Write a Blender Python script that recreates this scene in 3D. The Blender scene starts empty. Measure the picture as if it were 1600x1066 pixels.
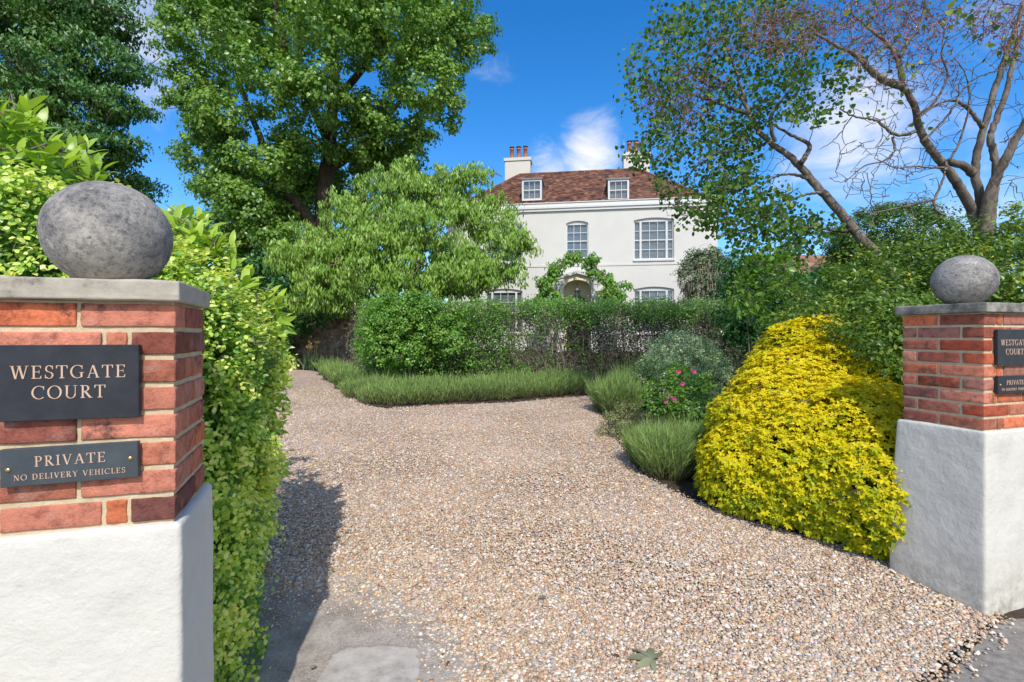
import bpy, bmesh, math, random
import numpy as np
from mathutils import Vector, Matrix, noise
from mathutils.geometry import tessellate_polygon

# ------------------------------------------------------------------ camera, sky, sun, exposure
SC = bpy.context.scene
EYE, F, HY = 1.56, 755.0, 525.0
cam = bpy.data.cameras.new("camera")
cam.sensor_width = 36.0
cam.lens = 36.0 * F / 1600.0
cam.shift_y = -8.0 / 1600.0
cam.clip_start, cam.clip_end = 0.05, 3000.0
camo = bpy.data.objects.new("camera", cam)
SC.collection.objects.link(camo)
camo.location = (0, 0, EYE)
camo.rotation_euler = (math.radians(90), 0, 0)
SC.camera = camo

SUN_EL = math.radians(47.0)
SUN_DIR = Vector((0.12, -1.0, 0)).normalized()          # horizontal direction towards the sun
SUN_AZ = math.atan2(SUN_DIR.x, SUN_DIR.y)                 # clockwise from +Y
wd = bpy.data.worlds.new("World")
SC.world = wd
wd.use_nodes = True
wn, wl = wd.node_tree.nodes, wd.node_tree.links
wn.clear()


def nd(nodes, typ, **kw):
    n = nodes.new(typ)
    for k, v in kw.items():
        if k.startswith('i_'):
            n.inputs[k[2:].replace('_', ' ')].default_value = v
        else:
            setattr(n, k, v)
    return n


sky = nd(wn, 'ShaderNodeTexSky', sky_type='NISHITA', sun_disc=False, sun_elevation=SUN_EL,
         sun_rotation=SUN_AZ, air_density=1.0, dust_density=0.5, ozone_density=3.5, altitude=200)
hsv = nd(wn, 'ShaderNodeHueSaturation')
hsv.inputs['Hue'].default_value = 0.504
hsv.inputs['Saturation'].default_value = 1.36
hsv.inputs['Value'].default_value = 1.32
wl.new(sky.outputs[0], hsv.inputs['Color'])
tc = nd(wn, 'ShaderNodeTexCoord')
mapn = nd(wn, 'ShaderNodeMapping')
mapn.inputs['Scale'].default_value = (1.0, 1.0, 1.7)
wl.new(tc.outputs['Generated'], mapn.inputs['Vector'])
cn = nd(wn, 'ShaderNodeTexNoise')
cn.inputs['Scale'].default_value = 7.5
cn.inputs['Detail'].default_value = 9.0
cn.inputs['Roughness'].default_value = 0.62
cn.inputs['Distortion'].default_value = 0.5
wl.new(mapn.outputs[0], cn.inputs['Vector'])


def cloud_bank(px, py, rad, gain, d=None):
    """soft round mask about one direction of the sky"""
    d = Vector(d or ((px - 800) / F, 1.0, (HY - py) / F)).normalized()
    dot = nd(wn, 'ShaderNodeVectorMath', operation='DISTANCE')
    nrm = nd(wn, 'ShaderNodeVectorMath', operation='NORMALIZE')
    wl.new(tc.outputs['Generated'], nrm.inputs[0])
    wl.new(nrm.outputs[0], dot.inputs[0])
    dot.inputs[1].default_value = d
    mr = nd(wn, 'ShaderNodeMapRange', interpolation_type='SMOOTHSTEP')
    mr.inputs['From Min'].default_value = rad
    mr.inputs['From Max'].default_value = 0.0
    mr.inputs['To Max'].default_value = gain
    wl.new(dot.outputs['Value'], mr.inputs['Value'])
    return mr.outputs[0]


banks = [cloud_bank(918, 245, .13, .74), cloud_bank(870, 265, .12, .55), cloud_bank(1345, 205, .22, .66), cloud_bank(1440, 190, .3, .32),
         cloud_bank(1460, 330, .3, .42), cloud_bank(225, 10, .26, .52), cloud_bank(765, 100, .09, .3),
         cloud_bank(1540, 90, .2, .3), cloud_bank(400, 430, .2, .4), cloud_bank(1000, 420, .4, .25), cloud_bank(1200, 120, .2, .2),
         cloud_bank(0, 0, 1.2, .95, (.25, -.8, .5)), cloud_bank(0, 0, .8, .8, (-.9, -.3, .3)), cloud_bank(0, 0, .8, .7, (.9, -.2, .3))]   # this row: unseen cloud added behind the camera for neutral fill light
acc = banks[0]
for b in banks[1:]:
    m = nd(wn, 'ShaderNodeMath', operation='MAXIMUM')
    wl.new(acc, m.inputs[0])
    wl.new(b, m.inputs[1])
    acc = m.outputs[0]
cm = nd(wn, 'ShaderNodeMath', operation='ADD')
wl.new(cn.outputs[0], cm.inputs[0])
wl.new(acc, cm.inputs[1])
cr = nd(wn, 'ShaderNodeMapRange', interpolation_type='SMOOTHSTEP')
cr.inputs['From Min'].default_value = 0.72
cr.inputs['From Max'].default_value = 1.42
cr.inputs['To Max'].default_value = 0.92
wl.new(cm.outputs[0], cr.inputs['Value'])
cmix = nd(wn, 'ShaderNodeMix', data_type='RGBA')
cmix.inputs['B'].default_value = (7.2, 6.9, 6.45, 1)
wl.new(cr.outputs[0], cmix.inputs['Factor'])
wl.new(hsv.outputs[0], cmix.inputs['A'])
bg = nd(wn, 'ShaderNodeBackground')
bg.inputs['Strength'].default_value = 0.15
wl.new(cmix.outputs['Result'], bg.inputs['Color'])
wo = nd(wn, 'ShaderNodeOutputWorld')
wl.new(bg.outputs[0], wo.inputs['Surface'])

sl = bpy.data.lights.new("sun", 'SUN')
sl.energy = 3.5
sl.angle = math.radians(0.55)
sl.color = (1.0, 0.95, 0.87)
so = bpy.data.objects.new("sun", sl)
SC.collection.objects.link(so)
tosun = Vector((SUN_DIR.x * math.cos(SUN_EL), SUN_DIR.y * math.cos(SUN_EL), math.sin(SUN_EL)))
so.rotation_euler = tosun.to_track_quat('Z', 'Y').to_euler()
so.location = (3, -8, 12)
SC.view_settings.view_transform = 'Standard'
SC.view_settings.look = 'None'
SC.view_settings.exposure = 0.2
SC.view_settings.gamma = 1.0
SC.view_settings.use_curve_mapping = False
SC.cycles.max_bounces = 8
SC.cycles.transparent_max_bounces = 12


# ------------------------------------------------------------------ helpers
def P3(x, y, Z):
    """photo pixel and depth to a world point"""
    return np.array(((x - 800) / F * Z, Z, EYE + (HY - y) / F * Z))


def hgt(y):
    """the ground rises gently from the gate to the house"""
    y = np.asarray(y, float)
    t = np.clip(y - 2.5, 0, 21.5)
    return 0.045 * t * np.clip(t / 0.8, 0, 1) ** 0.5 * 1.0


def GP(px, py):
    """photo pixel to the ground"""
    Z = 2.0
    for _ in range(60):
        Z = (EYE - float(hgt(Z))) * F / (py - HY)
        Z = max(1.2, min(Z, 30))
    lo, hi = 1.0, 40.0
    for _ in range(60):
        m = (lo + hi) / 2
        if EYE - (py - HY) / F * m > float(hgt(m)):
            lo = m
        else:
            hi = m
    return ((px - 800) / F * lo, lo)


def unit(a):
    a = np.asarray(a, float)
    n = np.linalg.norm(a, axis=-1, keepdims=True)
    return a / np.maximum(n, 1e-9)


COL = SC.collection


def thing(name, label, cat, loc=(0, 0, 0), group=None, kind=None, rz=0.0):
    o = bpy.data.objects.new(name, None)
    o.empty_display_size = 0.2
    COL.objects.link(o)
    o.location = loc
    o.rotation_euler = (0, 0, rz)
    tag(o, label, cat, group, kind)
    return o


def tag(o, label=None, cat=None, group=None, kind=None):
    for k, v in (('label', label), ('category', cat), ('group', group), ('kind', kind)):
        if v:
            o[k] = v
    return o


class Buf:
    """collects vertices, faces and two per-vertex attributes, then links them as one mesh object"""

    def __init__(self):
        self.V, self.F, self.T, self.C, self.n = [], {}, [], [], 0

    def add(self, V, faces, tint=0.5, col=None):
        V = np.asarray(V, float).reshape(-1, 3)
        for f in faces:
            f = np.asarray(f, int)
            if f.ndim == 1:
                f = f[None]
            self.F.setdefault(f.shape[1], []).append(f + self.n)
        self.V.append(V)
        self.T.append(np.broadcast_to(np.asarray(tint, float), (len(V),)))
        if col is not None:
            self.C.append(np.broadcast_to(np.asarray(col, float), (len(V), 3)))
        self.n += len(V)

    def leaves(self, P, D, N, L, W, tpl, tint):
        tv, tf = TPL[tpl]
        P = np.asarray(P, float)
        D = unit(D)
        S = unit(np.cross(D, N))
        Nn = np.cross(S, D)
        n, k = len(P), len(tv)
        L = np.broadcast_to(np.asarray(L, float), (n,))[:, None, None]
        W = np.broadcast_to(np.asarray(W, float), (n,))[:, None, None]
        V = (P[:, None] + S[:, None] * tv[None, :, 0:1] * W + D[:, None] * tv[None, :, 1:2] * L
             + Nn[:, None] * tv[None, :, 2:3] * L)
        off = (np.arange(n) * k)[:, None]
        fs = []
        for f in tf:
            fs.append((off[:, :, None] + f[None]).reshape(-1, f.shape[1]))
        self.add(V.reshape(-1, 3), fs, np.repeat(np.broadcast_to(np.asarray(tint, float), (n,)), k))

    def tube(self, pts, rad, sides=6, tint=0.5, rough=0.0, cap=True):
        pts = np.asarray(pts, float)
        m = len(pts)
        rad = np.broadcast_to(np.asarray(rad, float), (m,))
        t = unit(np.gradient(pts, axis=0))
        ref = np.array((0.31, 0.17, 0.93))
        a = unit(np.cross(t, ref))
        b = np.cross(t, a)
        an = np.linspace(0, 2 * math.pi, sides, endpoint=False)
        r = rad[:, None] * np.ones(sides)[None]
        if rough:
            r = r * (1 + rough * RNG.normal(size=(m, sides)))
        V = pts[:, None] + r[:, :, None] * (np.cos(an)[None, :, None] * a[:, None] + np.sin(an)[None, :, None] * b[:, None])
        i = np.arange(m - 1)[:, None] * sides
        j = np.arange(sides)[None]
        j2 = (j + 1) % sides
        f = np.stack([i + j, i + j2, i + sides + j2, i + sides + j], -1).reshape(-1, 4)
        fs = [f]
        if cap and sides > 3:
            fs.append(np.arange(sides)[::-1][None])
            fs.append((np.arange(sides) + (m - 1) * sides)[None])
        self.add(V.reshape(-1, 3), fs, tint)

    def box(self, x0, x1, y0, y1, z0, z1, tint=0.5, col=None, M=None):
        V = np.array([(x, y, z) for z in (z0, z1) for y in (y0, y1) for x in (x0, x1)], float)
        if M is not None:
            V = np.array([M @ Vector(v) for v in V])
        f = np.array([(0, 2, 3, 1), (4, 5, 7, 6), (0, 1, 5, 4), (2, 6, 7, 3), (0, 4, 6, 2), (1, 3, 7, 5)])
        self.add(V, [f], tint, col)

    def bm(self, bm, tint=0.5, col=None):
        bm.verts.ensure_lookup_table()
        bm.verts.index_update()
        V = np.array([v.co for v in bm.verts])
        by = {}
        for f in bm.faces:
            by.setdefault(len(f.verts), []).append([v.index for v in f.verts])
        self.add(V, [np.array(v) for v in by.values()], tint, col)

    def build(self, name, mat, parent=None, origin=(0, 0, 0), smooth=True):
        V = np.concatenate(self.V) - np.asarray(origin, float)
        me = bpy.data.meshes.new(name)
        me.vertices.add(len(V))
        me.vertices.foreach_set('co', V.astype(np.float32).ravel())
        idx, tot = [], []
        for k, fl in self.F.items():
            f = np.concatenate(fl)
            idx.append(f.ravel())
            tot.append(np.full(len(f), k))
        idx = np.concatenate(idx).astype(np.int32)
        tot = np.concatenate(tot).astype(np.int32)
        me.loops.add(len(idx))
        me.loops.foreach_set('vertex_index', idx)
        me.polygons.add(len(tot))
        start = np.concatenate([[0], np.cumsum(tot)[:-1]]).astype(np.int32)
        me.polygons.foreach_set('loop_start', start)
        me.polygons.foreach_set('use_smooth', np.full(len(tot), smooth))
        me.update(calc_edges=True)
        a = me.attributes.new('tint', 'FLOAT', 'POINT')
        a.data.foreach_set('value', np.concatenate(self.T).astype(np.float32))
        if self.C:
            c = np.concatenate(self.C)
            a = me.attributes.new('colr', 'FLOAT_COLOR', 'POINT')
            a.data.foreach_set('color', np.concatenate([c, np.ones((len(c), 1))], 1).astype(np.float32).ravel())
        me.materials.append(mat)
        o = bpy.data.objects.new(name, me)
        COL.objects.link(o)
        if parent:
            o.parent = parent
        else:
            o.location = origin
        return o


TPL = {
    'diamond': (np.array([(0, 0, 0), (-.5, .45, .07), (0, 1, -.05), (.5, .45, .07)], float), [np.array([(0, 3, 2), (0, 2, 1)])]),
    'oval': (np.array([(0, 0, 0), (-.36, .24, .05), (0, .28, .0), (.36, .24, .05), (-.46, .6, .05), (0, .64, -.0),
                       (.46, .6, .05), (0, 1, -.1)], float),
             [np.array([(0, 2, 1), (0, 3, 2), (4, 5, 7), (5, 6, 7)]), np.array([(1, 2, 5, 4), (2, 3, 6, 5)])]),
    'long': (np.array([(0, 0, 0), (-.42, .22, .03), (0, .25, .02), (.42, .22, .03), (-.5, .5, .0), (0, .52, -.03),
                       (.5, .5, .0), (-.32, .78, -.09), (0, .8, -.11), (.32, .78, -.09), (0, 1, -.22)], float),
             [np.array([(0, 2, 1), (0, 3, 2), (7, 8, 10), (8, 9, 10)]),
              np.array([(1, 2, 5, 4), (2, 3, 6, 5), (4, 5, 8, 7), (5, 6, 9, 8)])]),
    'blade': (np.array([(-.5, 0, 0), (.5, 0, 0), (.4, .55, .03), (-.4, .55, .03), (0, 1, 0.0)], float),
              [np.array([(0, 1, 2, 3)]), np.array([(3, 2, 4)])]),
    'round': (np.array([(0, 0, 0), (-.46, .1, .04), (-.52, .5, .07), (-.27, .85, .03), (0, 1, -.04), (.27, .85, .03),
                        (.52, .5, .07), (.46, .1, .04)], float),
              [np.array([(0, 2, 1), (0, 4, 2), (4, 3, 2), (0, 7, 6), (0, 6, 4), (4, 6, 5)])]),
}
RNG = np.random.default_rng(11)
random.seed(5)


# ------------------------------------------------------------------ materials
def new_mat(name):
    m = bpy.data.materials.new(name)
    m.use_nodes = True
    m.node_tree.nodes.clear()
    n, l = m.node_tree.nodes, m.node_tree.links
    out = n.new('ShaderNodeOutputMaterial')
    return m, n, l, out


def ramp(n, stops, interp='LINEAR'):
    r = n.new('ShaderNodeValToRGB')
    r.color_ramp.interpolation = interp
    e = r.color_ramp.elements
    while len(e) < len(stops):
        e.new(0.5)
    for k, (p, c) in enumerate(stops):
        e[k].position = p
        e[k].color = (*c, 1) if len(c) == 3 else c
    return r


def leaf_mat(name, stops, trans=0.35, rough=0.45, spec=0.4, tcol=1.25):
    m, n, l, out = new_mat(name)
    at = nd(n, 'ShaderNodeAttribute', attribute_name='tint')
    r = ramp(n, stops)
    l.new(at.outputs['Fac'], r.inputs[0])
    p = n.new('ShaderNodeBsdfPrincipled')
    p.inputs['Roughness'].default_value = rough
    p.inputs['Specular IOR Level'].default_value = spec
    l.new(r.outputs[0], p.inputs['Base Color'])
    t = n.new('ShaderNodeBsdfTranslucent')
    mul = nd(n, 'ShaderNodeMix', data_type='RGBA', blend_type='MULTIPLY')
    mul.inputs['Factor'].default_value = 1.0
    mul.inputs['B'].default_value = (tcol * 1.15, tcol * 1.1, tcol * 0.5, 1)
    l.new(r.outputs[0], mul.inputs['A'])
    l.new(mul.outputs['Result'], t.inputs['Color'])
    mx = n.new('ShaderNodeMixShader')
    mx.inputs[0].default_value = trans
    l.new(p.outputs[0], mx.inputs[1])
    l.new(t.outputs[0], mx.inputs[2])
    l.new(mx.outputs[0], out.inputs[0])
    return m


def noise_mat(name, stops, scale=8.0, detail=6, rough=0.85, bump=0.3, bscale=60.0, bdist=0.004, stretch=(1, 1, 1), spec=0.3,
              extra=None):
    m, n, l, out = new_mat(name)
    tc = n.new('ShaderNodeTexCoord')
    mp = n.new('ShaderNodeMapping')
    mp.inputs['Scale'].default_value = stretch
    l.new(tc.outputs['Object'], mp.inputs['Vector'])
    no = n.new('ShaderNodeTexNoise')
    no.inputs['Scale'].default_value = scale
    no.inputs['Detail'].default_value = detail
    no.inputs['Roughness'].default_value = 0.65
    l.new(mp.outputs[0], no.inputs['Vector'])
    r = ramp(n, stops)
    l.new(no.outputs[0], r.inputs[0])
    p = n.new('ShaderNodeBsdfPrincipled')
    p.inputs['Roughness'].default_value = rough
    p.inputs['Specular IOR Level'].default_value = spec
    l.new(r.outputs[0], p.inputs['Base Color'])
    if bump:
        n2 = n.new('ShaderNodeTexNoise')
        n2.inputs['Scale'].default_value = bscale
        n2.inputs['Detail'].default_value = 6
        n2.inputs['Roughness'].default_value = 0.6
        l.new(mp.outputs[0], n2.inputs['Vector'])
        b = n.new('ShaderNodeBump')
        b.inputs['Strength'].default_value = bump
        b.inputs['Distance'].default_value = bdist
        l.new(n2.outputs[0], b.inputs['Height'])
        l.new(b.outputs[0], p.inputs['Normal'])
    l.new(p.outputs[0], out.inputs[0])
    return m


def plain(name, c, rough=0.5, metal=0.0, spec=0.5):
    return noise_mat(name, [(0.3, tuple(v * 0.93 for v in c)), (0.7, tuple(min(1, v * 1.05) for v in c))], 12, rough=rough, bump=0,
                     spec=spec) if not metal else metal_mat(name, c, rough)


def metal_mat(name, c, rough):
    m, n, l, out = new_mat(name)
    p = n.new('ShaderNodeBsdfPrincipled')
    p.inputs['Base Color'].default_value = (*c, 1)
    p.inputs['Metallic'].default_value = 1
    p.inputs['Roughness'].default_value = rough
    l.new(p.outputs[0], out.inputs[0])
    return m


def brick_mat():
    m, n, l, out = new_mat('red_brick')
    at = nd(n, 'ShaderNodeAttribute', attribute_name='colr')
    tc = n.new('ShaderNodeTexCoord')
    no = nd(n, 'ShaderNodeTexNoise')
    no.inputs['Scale'].default_value = 26
    no.inputs['Detail'].default_value = 7
    no.inputs['Roughness'].default_value = 0.7
    l.new(tc.outputs['Object'], no.inputs['Vector'])
    r = ramp(n, [(0.3, (.5, .44, .44)), (0.5, (1, 1, 1)), (0.72, (1.25, 1.22, 1.18))])
    l.new(no.outputs[0], r.inputs[0])
    mul = nd(n, 'ShaderNodeMix', data_type='RGBA', blend_type='MULTIPLY')
    mul.inputs['Factor'].default_value = 1
    l.new(at.outputs['Color'], mul.inputs['A'])
    l.new(r.outputs[0], mul.inputs['B'])
    # sooty burnt flecks
    n3 = n.new('ShaderNodeTexNoise')
    n3.inputs['Scale'].default_value = 9
    n3.inputs['Detail'].default_value = 9
    n3.inputs['Roughness'].default_value = 0.75
    l.new(tc.outputs['Object'], n3.inputs['Vector'])
    r3 = ramp(n, [(0.555, (0, 0, 0)), (0.65, (.85, .85, .85))])
    l.new(n3.outputs[0], r3.inputs[0])
    mx = nd(n, 'ShaderNodeMix', data_type='RGBA')
    l.new(r3.outputs[0], mx.inputs['Factor'])
    l.new(mul.outputs['Result'], mx.inputs['A'])
    mx.inputs['B'].default_value = (.07, .05, .055, 1)
    # pale lime bloom
    n4 = n.new('ShaderNodeTexNoise')
    n4.inputs['Scale'].default_value = 14
    n4.inputs['Detail'].default_value = 8
    mp = n.new('ShaderNodeMapping')
    mp.inputs['Location'].default_value = (4, 7, 2)
    l.new(tc.outputs['Object'], mp.inputs['Vector'])
    l.new(mp.outputs[0], n4.inputs['Vector'])
    r4 = ramp(n, [(0.56, (0, 0, 0)), (0.78, (.38, .38, .38))])
    l.new(n4.outputs[0], r4.inputs[0])
    mx2 = nd(n, 'ShaderNodeMix', data_type='RGBA')
    l.new(r4.outputs[0], mx2.inputs['Factor'])
    l.new(mx.outputs['Result'], mx2.inputs['A'])
    mx2.inputs['B'].default_value = (.55, .4, .34, 1)
    p = n.new('ShaderNodeBsdfPrincipled')
    p.inputs['Roughness'].default_value = 0.9
    p.inputs['Specular IOR Level'].default_value = 0.25
    l.new(mx2.outputs['Result'], p.inputs['Base Color'])
    n2 = n.new('ShaderNodeTexNoise')
    n2.inputs['Scale'].default_value = 110
    n2.inputs['Detail'].default_value = 8
    n2.inputs['Roughness'].default_value = 0.7
    l.new(tc.outputs['Object'], n2.inputs['Vector'])
    b = n.new('ShaderNodeBump')
    b.inputs['Strength'].default_value = 0.8
    b.inputs['Distance'].default_value = 0.008
    l.new(n2.outputs[0], b.inputs['Height'])
    l.new(b.outputs[0], p.inputs['Normal'])
    l.new(p.outputs[0], out.inputs[0])
    return m


def stone_mat():
    """weathered cast stone: grey with dark lichen blotches and pale patches"""
    m, n, l, out = new_mat('weathered_stone')
    tc = n.new('ShaderNodeTexCoord')

    def nz(s, d, r=0.7, off=(0, 0, 0)):
        mp = n.new('ShaderNodeMapping')
        mp.inputs['Location'].default_value = off
        l.new(tc.outputs['Object'], mp.inputs['Vector'])
        q = n.new('ShaderNodeTexNoise')
        q.inputs['Scale'].default_value = s
        q.inputs['Detail'].default_value = d
        q.inputs['Roughness'].default_value = r
        l.new(mp.outputs[0], q.inputs['Vector'])
        return q.outputs[0]
    r1 = ramp(n, [(0.34, (.07, .07, .075)), (0.45, (.22, .215, .215)), (0.57, (.36, .345, .325)), (.7, (.52, .49, .44))])
    l.new(nz(4.2, 12, .76), r1.inputs[0])
    r2 = ramp(n, [(0.38, (.5, .5, .51)), (0.52, (1.18, 1.14, 1.08))])
    l.new(nz(70, 8, 0.75, (3, 1, 8)), r2.inputs[0])
    mul = nd(n, 'ShaderNodeMix', data_type='RGBA', blend_type='MULTIPLY')
    mul.inputs['Factor'].default_value = 0.85
    l.new(r1.outputs[0], mul.inputs['A'])
    l.new(r2.outputs[0], mul.inputs['B'])
    p = n.new('ShaderNodeBsdfPrincipled')
    p.inputs['Roughness'].default_value = 0.92
    p.inputs['Specular IOR Level'].default_value = 0.2
    rl = ramp(n, [(.63, (0, 0, 0)), (.67, (.75, .75, .75))])
    l.new(nz(24, 5, .6, (9, 2, 5)), rl.inputs[0])
    ml = nd(n, 'ShaderNodeMix', data_type='RGBA')
    l.new(rl.outputs[0], ml.inputs['Factor'])
    l.new(mul.outputs['Result'], ml.inputs['A'])
    ml.inputs['B'].default_value = (.5, .48, .42, 1)
    rd = ramp(n, [(.62, (0, 0, 0)), (.68, (.8, .8, .8))])
    l.new(nz(15, 8, .7, (1, 7, 3)), rd.inputs[0])
    md = nd(n, 'ShaderNodeMix', data_type='RGBA')
    l.new(rd.outputs[0], md.inputs['Factor'])
    l.new(ml.outputs['Result'], md.inputs['A'])
    md.inputs['B'].default_value = (.05, .05, .055, 1)
    l.new(md.outputs['Result'], p.inputs['Base Color'])
    b = n.new('ShaderNodeBump')
    b.inputs['Strength'].default_value = 0.75
    b.inputs['Distance'].default_value = 0.004
    l.new(nz(120, 8, 0.7), b.inputs['Height'])
    l.new(b.outputs[0], p.inputs['Normal'])
    l.new(p.outputs[0], out.inputs[0])
    return m


def gravel_mat():
    m, n, l, out = new_mat('gravel_sheet')
    tc = n.new('ShaderNodeTexCoord')
    vo = n.new('ShaderNodeTexVoronoi')
    vo.inputs['Scale'].default_value = 48
    vo.inputs['Randomness'].default_value = 1
    l.new(tc.outputs['Object'], vo.inputs['Vector'])
    sep = n.new('ShaderNodeSeparateColor')
    l.new(vo.outputs['Color'], sep.inputs[0])
    r = ramp(n, [(0.0, (.2, .18, .17)), (.18, (.36, .35, .35)), (.34, (.46, .31, .21)), (.52, (.57, .43, .32)), (.68, (.38, .22, .13)),
                 (.8, (.66, .58, .5)), (1.0, (.78, .75, .72))], 'CONSTANT')
    l.new(sep.outputs[0], r.inputs[0])
    no = n.new('ShaderNodeTexNoise')
    no.inputs['Scale'].default_value = 0.9
    no.inputs['Detail'].default_value = 5
    l.new(tc.outputs['Object'], no.inputs['Vector'])
    r2 = ramp(n, [(.3, (.8, .78, .77)), (.7, (1.08, 1.05, 1.02))])
    l.new(no.outputs[0], r2.inputs[0])
    mul = nd(n, 'ShaderNodeMix', data_type='RGBA', blend_type='MULTIPLY')
    mul.inputs['Factor'].default_value = 1
    l.new(r.outputs[0], mul.inputs['A'])
    l.new(r2.outputs[0], mul.inputs['B'])
    p = n.new('ShaderNodeBsdfPrincipled')
    p.inputs['Roughness'].default_value = 0.85
    p.inputs['Specular IOR Level'].default_value = 0.25
    l.new(mul.outputs['Result'], p.inputs['Base Color'])
    r2.color_ramp.elements[0].color = (.98, .93, .9, 1)
    r2.color_ramp.elements[1].color = (1.2, 1.14, 1.1, 1)
    inv = nd(n, 'ShaderNodeMath', operation='SUBTRACT')
    inv.inputs[0].default_value = 1
    l.new(vo.outputs['Distance'], inv.inputs[1])
    b = n.new('ShaderNodeBump')
    b.inputs['Strength'].default_value = 0.9
    b.inputs['Distance'].default_value = 0.016
    l.new(inv.outputs[0], b.inputs['Height'])
    l.new(b.outputs[0], p.inputs['Normal'])
    l.new(p.outputs[0], out.inputs[0])
    return m


def attr_mat(name, rough=0.75, spec=0.3, bump=0.0):
    m, n, l, out = new_mat(name)
    at = nd(n, 'ShaderNodeAttribute', attribute_name='colr')
    tc = n.new('ShaderNodeTexCoord')
    no = n.new('ShaderNodeTexNoise')
    no.inputs['Scale'].default_value = 90
    no.inputs['Detail'].default_value = 4
    l.new(tc.outputs['Object'], no.inputs['Vector'])
    r = ramp(n, [(.3, (.78, .78, .78)), (.7, (1.15, 1.15, 1.15))])
    l.new(no.outputs[0], r.inputs[0])
    mul = nd(n, 'ShaderNodeMix', data_type='RGBA', blend_type='MULTIPLY')
    mul.inputs['Factor'].default_value = 1
    l.new(at.outputs['Color'], mul.inputs['A'])
    l.new(r.outputs[0], mul.inputs['B'])
    p = n.new('ShaderNodeBsdfPrincipled')
    p.inputs['Roughness'].default_value = rough
    p.inputs['Specular IOR Level'].default_value = spec
    l.new(mul.outputs['Result'], p.inputs['Base Color'])
    l.new(p.outputs[0], out.inputs[0])
    return m


def plaster_mat(name, c, big=0.5):
    """lumpy painted render: several scales of relief, faint scuffs"""
    m, n, l, out = new_mat(name)
    tc = n.new('ShaderNodeTexCoord')

    def nz(s, d, r=0.6, dist=0.0):
        q = n.new('ShaderNodeTexNoise')
        q.inputs['Scale'].default_value = s
        q.inputs['Detail'].default_value = d
        q.inputs['Roughness'].default_value = r
        q.inputs['Distortion'].default_value = dist
        l.new(tc.outputs['Object'], q.inputs['Vector'])
        return q.outputs[0]
    r1 = ramp(n, [(.28, tuple(v * .86 for v in c)), (.5, c), (.8, tuple(min(1, v * 1.03) for v in c))])
    l.new(nz(5, 8, .7), r1.inputs[0])
    p = n.new('ShaderNodeBsdfPrincipled')
    p.inputs['Roughness'].default_value = 0.75
    p.inputs['Specular IOR Level'].default_value = 0.25
    sx = n.new('ShaderNodeSeparateXYZ')
    l.new(tc.outputs['Object'], sx.inputs[0])
    gz = nd(n, 'ShaderNodeMapRange')
    gz.inputs['From Min'].default_value = .34
    gz.inputs['From Max'].default_value = .0
    l.new(sx.outputs['Z'], gz.inputs['Value'])
    gm = nd(n, 'ShaderNodeMath', operation='MULTIPLY')
    l.new(gz.outputs[0], gm.inputs[0])
    gr = ramp(n, [(.38, (0, 0, 0)), (.66, (.8, .8, .8))])
    l.new(nz(17, 10, .72), gr.inputs[0])
    l.new(gr.outputs[0], gm.inputs[1])
    gx = nd(n, 'ShaderNodeMix', data_type='RGBA')
    l.new(gm.outputs[0], gx.inputs['Factor'])
    l.new(r1.outputs[0], gx.inputs['A'])
    gx.inputs['B'].default_value = (.25, .22, .15, 1)
    l.new(gx.outputs['Result'], p.inputs['Base Color'])
    b1 = n.new('ShaderNodeBump')
    b1.inputs['Strength'].default_value = big
    b1.inputs['Distance'].default_value = 0.012
    l.new(nz(13, 7, .62, .15), b1.inputs['Height'])
    b2 = n.new('ShaderNodeBump')
    b2.inputs['Strength'].default_value = big * 0.7
    b2.inputs['Distance'].default_value = 0.0025
    l.new(nz(70, 6), b2.inputs['Height'])
    l.new(b1.outputs[0], b2.inputs['Normal'])
    l.new(b2.outputs[0], p.inputs['Normal'])
    l.new(p.outputs[0], out.inputs[0])
    return m


def glass_mat():
    m, n, l, out = new_mat('window_glass')
    t = n.new('ShaderNodeBsdfTransparent')
    t.inputs[0].default_value = (.84, .87, .88, 1)
    g = n.new('ShaderNodeBsdfGlossy')
    g.inputs['Roughness'].default_value = 0.03
    g.inputs['Color'].default_value = (.85, .9, .95, 1)
    lw = n.new('ShaderNodeLayerWeight')
    pw = nd(n, 'ShaderNodeMath', operation='POWER')
    l.new(lw.outputs['Facing'], pw.inputs[0])
    pw.inputs[1].default_value = 4.0
    f = nd(n, 'ShaderNodeMath', operation='MULTIPLY_ADD')
    l.new(pw.outputs[0], f.inputs[0])
    f.inputs[1].default_value = .6
    f.inputs[2].default_value = .07
    mx = n.new('ShaderNodeMixShader')
    l.new(f.outputs[0], mx.inputs[0])
    l.new(t.outputs[0], mx.inputs[1])
    l.new(g.outputs[0], mx.inputs[2])
    l.new(mx.outputs[0], out.inputs[0])
    return m


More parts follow.
